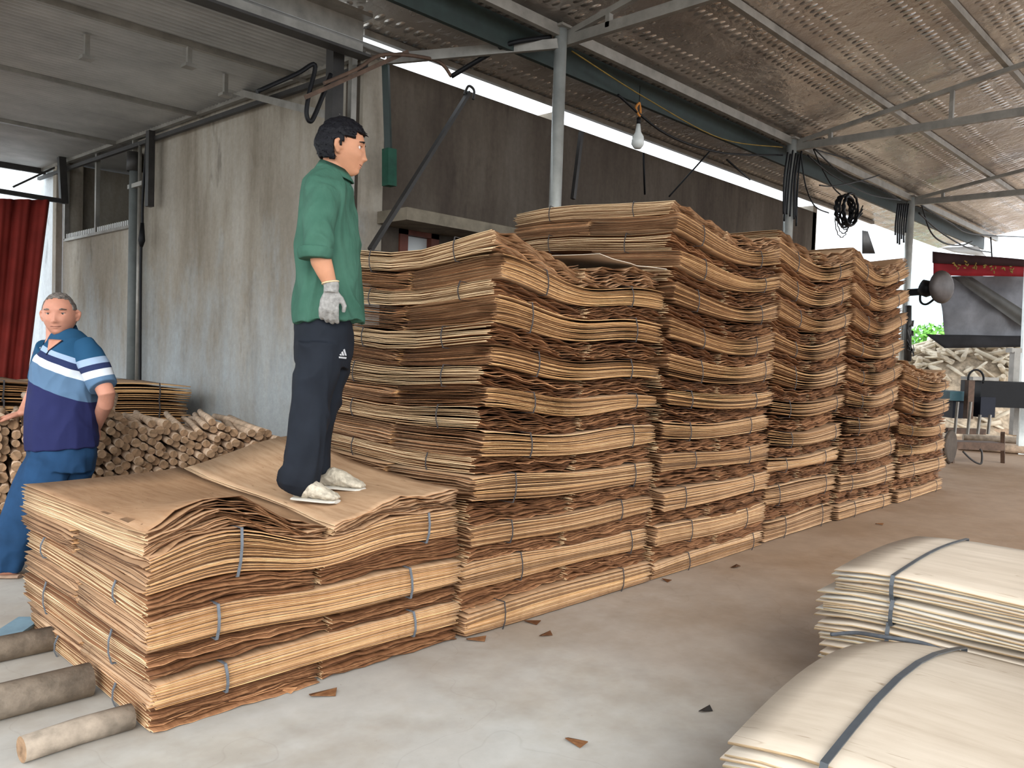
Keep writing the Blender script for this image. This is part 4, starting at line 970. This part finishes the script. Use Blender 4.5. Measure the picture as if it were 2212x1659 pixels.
def keep_old(x, y, z):
    if x > .35: return z > .74-.1*abs(y)
    if x > -.02: return z > (.28 if abs(y) < .9 else .18)
    if x > -.2: return z > .2
    return z > -.45
HB = bmesh.new(); head_mesh(HB, TO, 1.14, off=.004, keep=keep_old, jit=.003)
ho = obj('hair', HB, HAIR_G, h_, smooth=True); md = ho.modifiers.new('t', 'SOLIDIFY'); md.thickness = .008; md.offset = -1
def band_mat(name, slope, stops, z0, z1):
    def bd(nt, b):
        tc = N(nt, 'ShaderNodeTexCoord'); d = N(nt, 'ShaderNodeVectorMath'); d.operation = 'DOT_PRODUCT'
        nt.links.new(tc.outputs['Object'], d.inputs[0]); d.inputs[1].default_value = tuple(RGT*slope + UP)
        f = N_math(nt, 'DIVIDE', N_math(nt, 'SUBTRACT', d.outputs['Value'], z0), z1-z0)
        r = N(nt, 'ShaderNodeValToRGB'); r.color_ramp.interpolation = 'CONSTANT'; e = r.color_ramp.elements
        while len(e) < len(stops): e.new(.5)
        for i, (p, c) in enumerate(stops): e[i].position = p; e[i].color = (*c, 1)
        nt.links.new(f, r.inputs[0])
        col = mix(nt, .4, r.outputs[0], ramp(nt, noise(nt, coords(nt), 6, 3), [(.3, (.8, .8, .8)), (.7, (1.15, 1.15, 1.15))]), 'MULTIPLY')
        nt.links.new(col, b.inputs['Base Color'])
    return mat(name, .85, 0, bd)
def zrel(px, py, slope): p = O_(px, py, 4.42); return p.dot(RGT)*slope + p.z
DB, LB, NV, WT_, SB, RB = (.014, .065, .135), (.28, .37, .50), (.018, .027, .08), (.55, .58, .62), (.085, .15, .24), (.015, .018, .070)
lv = [zrel(140, y, .36) for y in (990, 912, 850, 806, 788, 775, 763)]
# lower royal blue -> steel blue -> white -> navy -> light blue -> petrol blue
st = [(0, RB), ((lv[2]-.9)/.8, SB), ((lv[3]-.9)/.8, WT_), ((lv[4]-.9)/.8, NV), ((lv[5]-.9)/.8, LB), ((lv[6]-.9)/.8, DB)]
POLO = band_mat('polo_stripes', .36, st, .9, 1.7)
sv = [zrel(215, y, -.30) for y in (833, 818, 800, 787, 771)]
st = [(0, SB), ((sv[1]-.6)/.8, WT_), ((sv[2]-.6)/.8, NV), ((sv[3]-.6)/.8, LB), ((sv[4]-.6)/.8, DB)]
POLO_S = band_mat('polo_sleeve_stripes', -.30, st, .6, 1.4)
po = bmesh.new()
loft(po, orings([(130, 726, 4.54, 28, .066), (138, 738, 4.53, 42, .095), (143, 752, 4.52, 54, .125), (144, 772, 4.51, 62, .145), (141, 800, 4.50, 66, .150), (136, 860, 4.48, 69, .155), (134, 910, 4.47, 71, .160), (133, 950, 4.47, 73, .160), (134, 970, 4.47, 73, .158)]), 36, FWD, .92)
remesh('polo_shirt', po, .0065, POLO, h_, 4, cloth_wr(.0095, 8, 5, 12))
po = bmesh.new()
loft(po, orings([(178, 748, 4.49, 28, .07), (192, 768, 4.46, 31, .076), (206, 796, 4.43, 31, .075), (219, 826, 4.40, 31, .070), (223, 836, 4.39, 30, .067)]), 26, FWD)
remesh('sleeve', po, .006, POLO_S, h_, 3, cloth_wr(.004, 9, 7, 15))
po = bmesh.new()
loft(po, orings([(104, 752, 4.60, 26, .06), (94, 785, 4.68, 26, .062), (86, 820, 4.74, 25, .06)]), 24, FWD)
remesh('sleeve', po, .006, POLO_S, h_, 3)
# collar with white edging, open neck
COL = simple('polo_collar', (.010, .05, .11), .85, 0, .1, 10)
cl = bmesh.new(); n_ = 30; edge = []
for k in range(n_+1):
    a = -PI*.5 - .05 + (2*PI-1.1)*k/n_; r1 = (math.cos(a), math.sin(a))
    cpx = 133
    base = O_(cpx, 734, 4.54) + RGT*r1[0]*.078 + FWD*r1[1]*.080 + UP*(.020*r1[0]+.034*r1[1])
    top_ = O_(cpx, 716, 4.54) + RGT*r1[0]*.074 + FWD*r1[1]*.072 + UP*(.024*r1[0]+.034*r1[1])
    out_ = O_(cpx, 744, 4.54) + RGT*r1[0]*.105 + FWD*r1[1]*.104 + UP*(.012*r1[0]+.030*r1[1])
    row = [cl.verts.new(base), cl.verts.new(top_), cl.verts.new(out_)]; edge.append(out_.copy())
    if k:
        for j in range(2): cl.faces.new((prev[j], prev[j+1], row[j+1], row[j]))
    prev = row
co_ = obj('collar', cl, COL, h_, smooth=True); md = co_.modifiers.new('t', 'SOLIDIFY'); md.thickness = .005
bm = bmesh.new(); tube(bm, edge, .0022, 5); obj('collar_edging', bm, M_WPLAS, co_)
po_ = bpy.data.objects['polo_shirt']
tb2 = BVHTree.FromPolygons([v.co for v in po_.data.vertices], [tuple(p.vertices) for p in po_.data.polygons])
def on_polo(px, py):
    d = ray(px, py).normalized(); hh = tb2.ray_cast(CAM-Q0, d)
    return (hh[0] - d*.003) if hh[0] is not None else O_(px, py, 4.45)
bm = bmesh.new(); gr = []
for j_ in range(7):
    t_ = j_/6; l_ = (106*(1-t_)+103*t_, 733*(1-t_)+757*t_); r2_ = (134*(1-t_)+105*t_, 735*(1-t_)+757*t_)
    gr.append([bm.verts.new(on_polo(l_[0]*(1-u_)+r2_[0]*u_, l_[1]*(1-u_)+r2_[1]*u_)) for u_ in (0, .33, .66, 1)])
for j_ in range(6):
    for i_ in range(3): bm.faces.new((gr[j_][i_], gr[j_][i_+1], gr[j_+1][i_+1], gr[j_+1][i_]))
oo = obj('open_neck', bm, SKIN_O, h_, smooth=True); md = oo.modifiers.new('t', 'SOLIDIFY'); md.thickness = .003
bm = bmesh.new(); tube(bm, [on_polo(x_, y_) for x_, y_ in ((136, 736), (122, 745), (106, 757), (100, 766))], .0035, 6); obj('placket', bm, simple('placket_dark', (.01, .015, .03), .8, 0, .1, 10), h_)
JEAN = simple('navy_trouser_cloth', (.012, .042, .10), .85, 0, .25, 6)
pn = bmesh.new()
loft(pn, orings([(134, 950, 4.47, 68, .14), (134, 985, 4.47, 70, .145), (132, 1015, 4.47, 66, .13)]), 30, FWD, .92)
loft(pn, orings([(106, 1000, 4.43, 50, .10), (78, 1060, 4.41, 49, .10), (50, 1115, 4.38, 45, .095), (28, 1165, 4.37, 42, .09), (12, 1205, 4.36, 39, .085), (6, 1228, 4.36, 37, .08)]), 26, FWD)
loft(pn, orings([(160, 1000, 4.52, 46, .10), (140, 1060, 4.58, 42, .10), (128, 1130, 4.65, 37, .09), (126, 1212, 4.72, 33, .08)]), 26, FWD)
remesh('trousers', pn, .007, JEAN, h_, 3, cloth_wr(.011, 8, 4.5, 21))
for (px, D) in ((14, 4.36), (132, 4.72)):
    b0 = O_(px, 1240, D); b0.z = .012
    bm = bmesh.new(); loft(bm, [(b0+RGT*.075, .011, .026), (b0+RGT*.03, .012, .036), (b0-RGT*.08, .012, .045), (b0-RGT*.16, .011, .044), (b0-RGT*.205, .009, .026)], 16, FWD); obj('sandal', bm, simple('sandal_tan', (.30, .20, .14), .8, 0, .2, 20), h_)
# ------------------------------------------------------------------ far right: machine, offcuts, net, banner
D1 = 11.0
r = empty('peeling_machine', atz(2120, 1000, 0)); tag(r, 'black veneer machine standing at the right edge beyond the stacks', 'machine')
def mbox(name, px0, py0, px1, py1, D, depth, matl, parent=None, rootp=None):
    rp = rootp or r.location
    c = atD((px0+px1)/2, (py0+py1)/2, D) - rp; bm = bmesh.new()
    q = Matrix((RGT, FWD, UP)).transposed()
    box(bm, c + FWD*depth/2, ((px1-px0)*D/F, depth, (py1-py0)*D/F), q); return obj(name, bm, matl, parent or r)
mbox('main_beam', 2118, 828, 2420, 884, D1, .5, M_BLACK); mbox('motor_box', 2118, 858, 2150, 902, D1-.05, .4, M_NAVYM)
mbox('side_plate', 2052, 846, 2100, 866, D1, .5, M_GPAINT); mbox('gear_box', 2058, 866, 2100, 904, D1+.1, .35, M_NAVYM)
mbox('base_rail', 2048, 926, 2130, 938, D1-.1, .1, M_RUST); mbox('lower_frame', 2060, 956, 2170, 972, D1-.1, .3, M_RUST)
mbox('top_plate', 2102, 815, 2158, 822, D1, .3, M_STEEL)
mbox('front_post', 2091, 822, 2104, 905, D1-.2, .1, M_RUST)
for k, px in enumerate((2066, 2094, 2114, 2136)): part_bar('leg', atD(px+3, 868+(k > 1)*28, D1-.3), atD(px-(4 if k < 2 else 2), 938, D1-.3), .028, .028, M_STEEL, r)
for k, px in enumerate((2056, 2166)): part_bar('leg', atD(px, 935, D1), atz(px, 1000, 0.0)+Vector((0, 0, .0)), .05, .05, M_RUST, r)
bm = bmesh.new(); c = atD(2108, 818, D1)-r.location; tube(bm, [c + RGT*.105*math.cos(a*PI/12) + UP*.12*math.sin(a*PI/12) for a in range(-2, 15)], .014, 6); obj('handwheel', bm, M_BLACK, r)
bm = bmesh.new(); c = atD(2052, 965, D1-.4)-r.location; tube(bm, [c-RGT*.02+FWD*.02, c, c+RGT*.02-FWD*.02], [.2, .23, .2], 24); obj('flywheel', bm, simple('wheel_brown', (.07, .05, .035), .7, .2, .3, 8), r)
bm = bmesh.new(); tube(bm, cat_points([atD(2080, 975, D1-.5)-r.location, atD(2095, 990, D1-.5)-r.location, atD(2110, 1000, D1-.5)-r.location, atD(2120, 1000, D1-.5)-r.location, atD(2121, 978, D1-.5)-r.location, atD(2117, 970, D1-.5)-r.location], 5), .012, 6); obj('pedal_wire', bm, M_DARK, r)
rr_ = empty('steel_stand', atz(2196, 985, 0)); tag(rr_, 'pale steel column standing behind the black machine', 'post'); mbox('shaft', 2190, 760, 2203, 828, 11.8, .12, M_STEEL, rr_, rr_.location); mbox('shaft', 2191, 828, 2202, 940, 11.8, .1, M_STEEL, rr_, rr_.location)
mbox('head_plate', 2186, 752, 2208, 762, 11.8, .15, M_STEEL, rr_, rr_.location)
bm = bmesh.new(); bar(bm, atD(2225, 560, 12.5), atD(2205, 1010, 12.5), .12, .12); tag(obj('yard_post', bm, M_POLE), 'pale post at the right edge of the frame', 'post')
# squared timbers and poles lying on the ground behind the machine
for k, (a, b, rr2, lab) in enumerate((((2070, 962), (2400, 985), .07, 'nearest'), ((2080, 945), (2400, 962), .06, 'second nearest'), ((2075, 928), (2400, 945), .065, 'middle'), ((2120, 915), (2400, 925), .06, 'second farthest'), ((2100, 905), (2400, 905), .07, 'farthest'))):
    bm = bmesh.new(); p_, q_ = atz(*a, .07+.02*k), atz(*b, .07+.02*k); tube(bm, [p_, (p_+q_)/2, q_], rr2, 8)
    tag(obj('long_log', bm, M_OLDLOG if k % 2 else M_LOG), f'long log lying on the ground under the machine, {lab} one', 'log', 'long logs behind the machine')
# offcut heap
heapc = atD(2150, 900, 17.5); heapc.z = 0
bm = bmesh.new(); bmesh.ops.create_grid(bm, x_segments=24, y_segments=24, size=1)
Hq = Matrix((RGT, FWD, UP)).transposed().to_4x4()
def heap_z(u, v): return max(0, 1-(abs(u)**2.4)*.75)*max(0, 1-abs(v)**2)*(1.95 - .25*u) 
for v in bm.verts:
    u_, w_ = v.co.x, v.co.y; z = heap_z(u_, w_)*.93; p = heapc + RGT*u_*3.2 + FWD*w_*2.2; v.co = (p.x, p.y, z)
tag(obj('offcut_heap_core', bm, simple('heap_core', (.42, .34, .25), .9, 0, .5, 9, .8)), 'inside of the heap of pale wood offcuts in the yard', 'wood heap', None, 'stuff')
OM = []
for k in range(8):
    bm = bmesh.new(); L_, w_, t_ = random.uniform(.3, .75), random.uniform(.07, .16), random.uniform(.03, .07)
    tube(bm, [(-L_/2, 0, 0), (0, .01, 0), (L_/2, 0, .01)], [w_*.5, w_*.55, w_*.42], 7)
    for v in bm.verts: v.co.z *= t_/w_*1.4
    me = bpy.data.meshes.new('wood_offcut'); bm.to_mesh(me); bm.free(); me.materials.append(M_PLY); OM.append(me)
for k in range(300):
    u_, w_ = random.uniform(-.98, .75), random.uniform(-.95, .15); z = heap_z(u_, w_)
    p = heapc + RGT*u_*3.2 + FWD*w_*2.2
    o = link('wood_offcut', random.choice(OM)); o.location = (p.x, p.y, z+.02); o.rotation_euler = (random.uniform(-.5, .5), random.uniform(-.6, .6), random.uniform(0, 6.3))
    tag(o, 'pale wood offcut lying on the big heap in the yard', 'wood offcut', 'offcuts on the yard heap')
# net curtain, dark lower hem, banner
DN = 15.0
r = empty('grey_net_curtain', atD(2130, 680, DN)); tag(r, 'grey shade net hung across the yard under the red banner', 'curtain')
q0 = r.location
sheet_mesh('net', (atD(2026, 596, DN)-q0, atD(2330, 596, DN)-q0, atD(2330, 735, DN)-q0, atD(2046, 738, DN)-q0), 30, 14, lambda s, t: .05*math.sin(s*21+t*3)+.03*math.sin(t*9), simple('grey_net_light', (.17, .175, .19), .85, 0, .25, 3), .004, r)
sheet_mesh('net_fold', (atD(2056, 598, DN-.15)-q0, atD(2100, 598, DN-.15)-q0, atD(2260, 700, DN-.15)-q0, atD(2210, 708, DN-.15)-q0), 20, 6, lambda s, t: .03*math.sin(s*9), simple('net_double', (.10, .10, .095), .85, 0, .2, 3), .004, r)
sheet_mesh('net_hem', (atD(1999, 722, DN-.1)-q0, atD(2330, 728, DN-.1)-q0, atD(2330, 748, DN-.1)-q0, atD(2040, 752, DN-.1)-q0), 20, 3, lambda s, t: .03*math.sin(s*17), M_DTARP, .004, r)
DB_ = 14.2
r = empty('red_banner', atD(2110, 575, DB_)); tag(r, 'red and black banner with worn yellow characters above the net', 'banner'); q0 = r.location
wv = lambda s, t: .03*math.sin(s*8)
sheet_mesh('banner_cloth', (atD(2016, 545, DB_)-q0, atD(2300, 572, DB_)-q0, atD(2300, 600, DB_)-q0, atD(2016, 594, DB_)-q0), 24, 4, wv, simple('banner_red', (.20, .010, .014), .7, 0, .4, 1.2), .006, r)
sheet_mesh('banner_top', (atD(2014, 543, DB_-.05)-q0, atD(2300, 569, DB_-.05)-q0, atD(2300, 580, DB_-.05)-q0, atD(2014, 568, DB_-.05)-q0), 20, 2, wv, simple('banner_dark', (.03, .012, .012), .8, 0, .3, 2), .006, r)
for k in range(7):
    px = 2066+k*20; py = 572+k*1.6; bm = bmesh.new()
    for j in range(5):
        a = (px+random.uniform(-6, 6), py+random.uniform(-8, 8)); b = (a[0]+random.uniform(-6, 6), a[1]+random.uniform(-7, 7))
        bar(bm, atD(*a, DB_-.12)-q0, atD(*b, DB_-.12)-q0, .018, .018)
    obj('worn_character', bm, M_YEL, r)
# backdrop: pale blue building, white sheets, shrub, hill
bm = bmesh.new(); c = atD(1990, 650, 30); bar(bm, atD(1850, 650, 30), atD(2080, 650, 30), .3, 3.6); bmesh.ops.translate(bm, vec=-Vector((0, 0, .6)), verts=bm.verts); tag(obj('far_building', bm, M_BLUEW), 'pale blue building far beyond the yard', 'building')
r = empty('far_shrub', atz(2010, 860, 0)); r.location = atD(2012, 800, 24); r.location.z = 0; tag(r, 'bright green shrub growing beyond the wood heap', 'shrub')
bm = bmesh.new(); tube(bm, [(0, 0, 0), (0, 0, 1.6)], .06, 7); obj('stem', bm, M_OLDLOG, r)
bm = bmesh.new(); rnd = random.Random(5)
for i in range(900):
    d = Vector((rnd.gauss(0, 1), rnd.gauss(0, 1), rnd.gauss(0, 1))).normalized()*rnd.uniform(.45, 1.0); c = Vector((0, 0, 2.0)) + Vector((d.x*.8, d.y*.8, d.z*.62))
    e1 = Vector((rnd.uniform(-1, 1), rnd.uniform(-1, 1), rnd.uniform(-1, 1))).normalized()*.09; e2 = d.cross(e1).normalized()*.045
    bm.faces.new([bm.verts.new(c+q) for q in (-e1, e2, e1, -e2)])
tag(obj('foliage', bm, M_LEAF, r), kind='stuff')
# dark leafy branches beside the farthest post
r = empty('hanging_branch', atY(1960, 700, 4.4)); tag(r, 'dark bundle of leaves and cord hung on the farthest post', 'branch'); q0 = r.location
bm = bmesh.new(); tube(bm, [atY(1962, 660, 4.4)-q0, atY(1962, 780, 4.4)-q0], .05, 6); obj('stalk', bm, M_DARK, r)
bm = bmesh.new()
for k in range(16):
    p_ = atY(1966+random.uniform(-4, 8), random.choice((705, 715, 745, 755))+random.uniform(-8, 8), 4.35)-q0
    e1 = Vector((random.uniform(-.1, .1), 0, random.uniform(-.08, .08))); e2 = Vector((.03, .03, .05)); bm.faces.new([bm.verts.new(p_+q) for q in (-e1, e2, e1, -e2)])
lf = obj('leaves', bm, M_DARK, r); tag(lf, kind='stuff')
# sloping white plastic sheets of the roofs beyond
for k, (cs, lab, m_) in enumerate(((((2030, 535), (2110, 532), (2130, 555), (2060, 545)), 'translucent white roof sheet just above the red banner', M_WPLAS), (((1862, 498), (1874, 500), (1890, 548), (1862, 548)), 'dark roof wing against the bright sky past the coil', M_DARK))):
    o = sheet_mesh('roof_sheet', [atD(*c, 16) for c in cs], 4, 2, lambda s, t: .0, m_, .02); tag(o, lab, 'roof sheet')
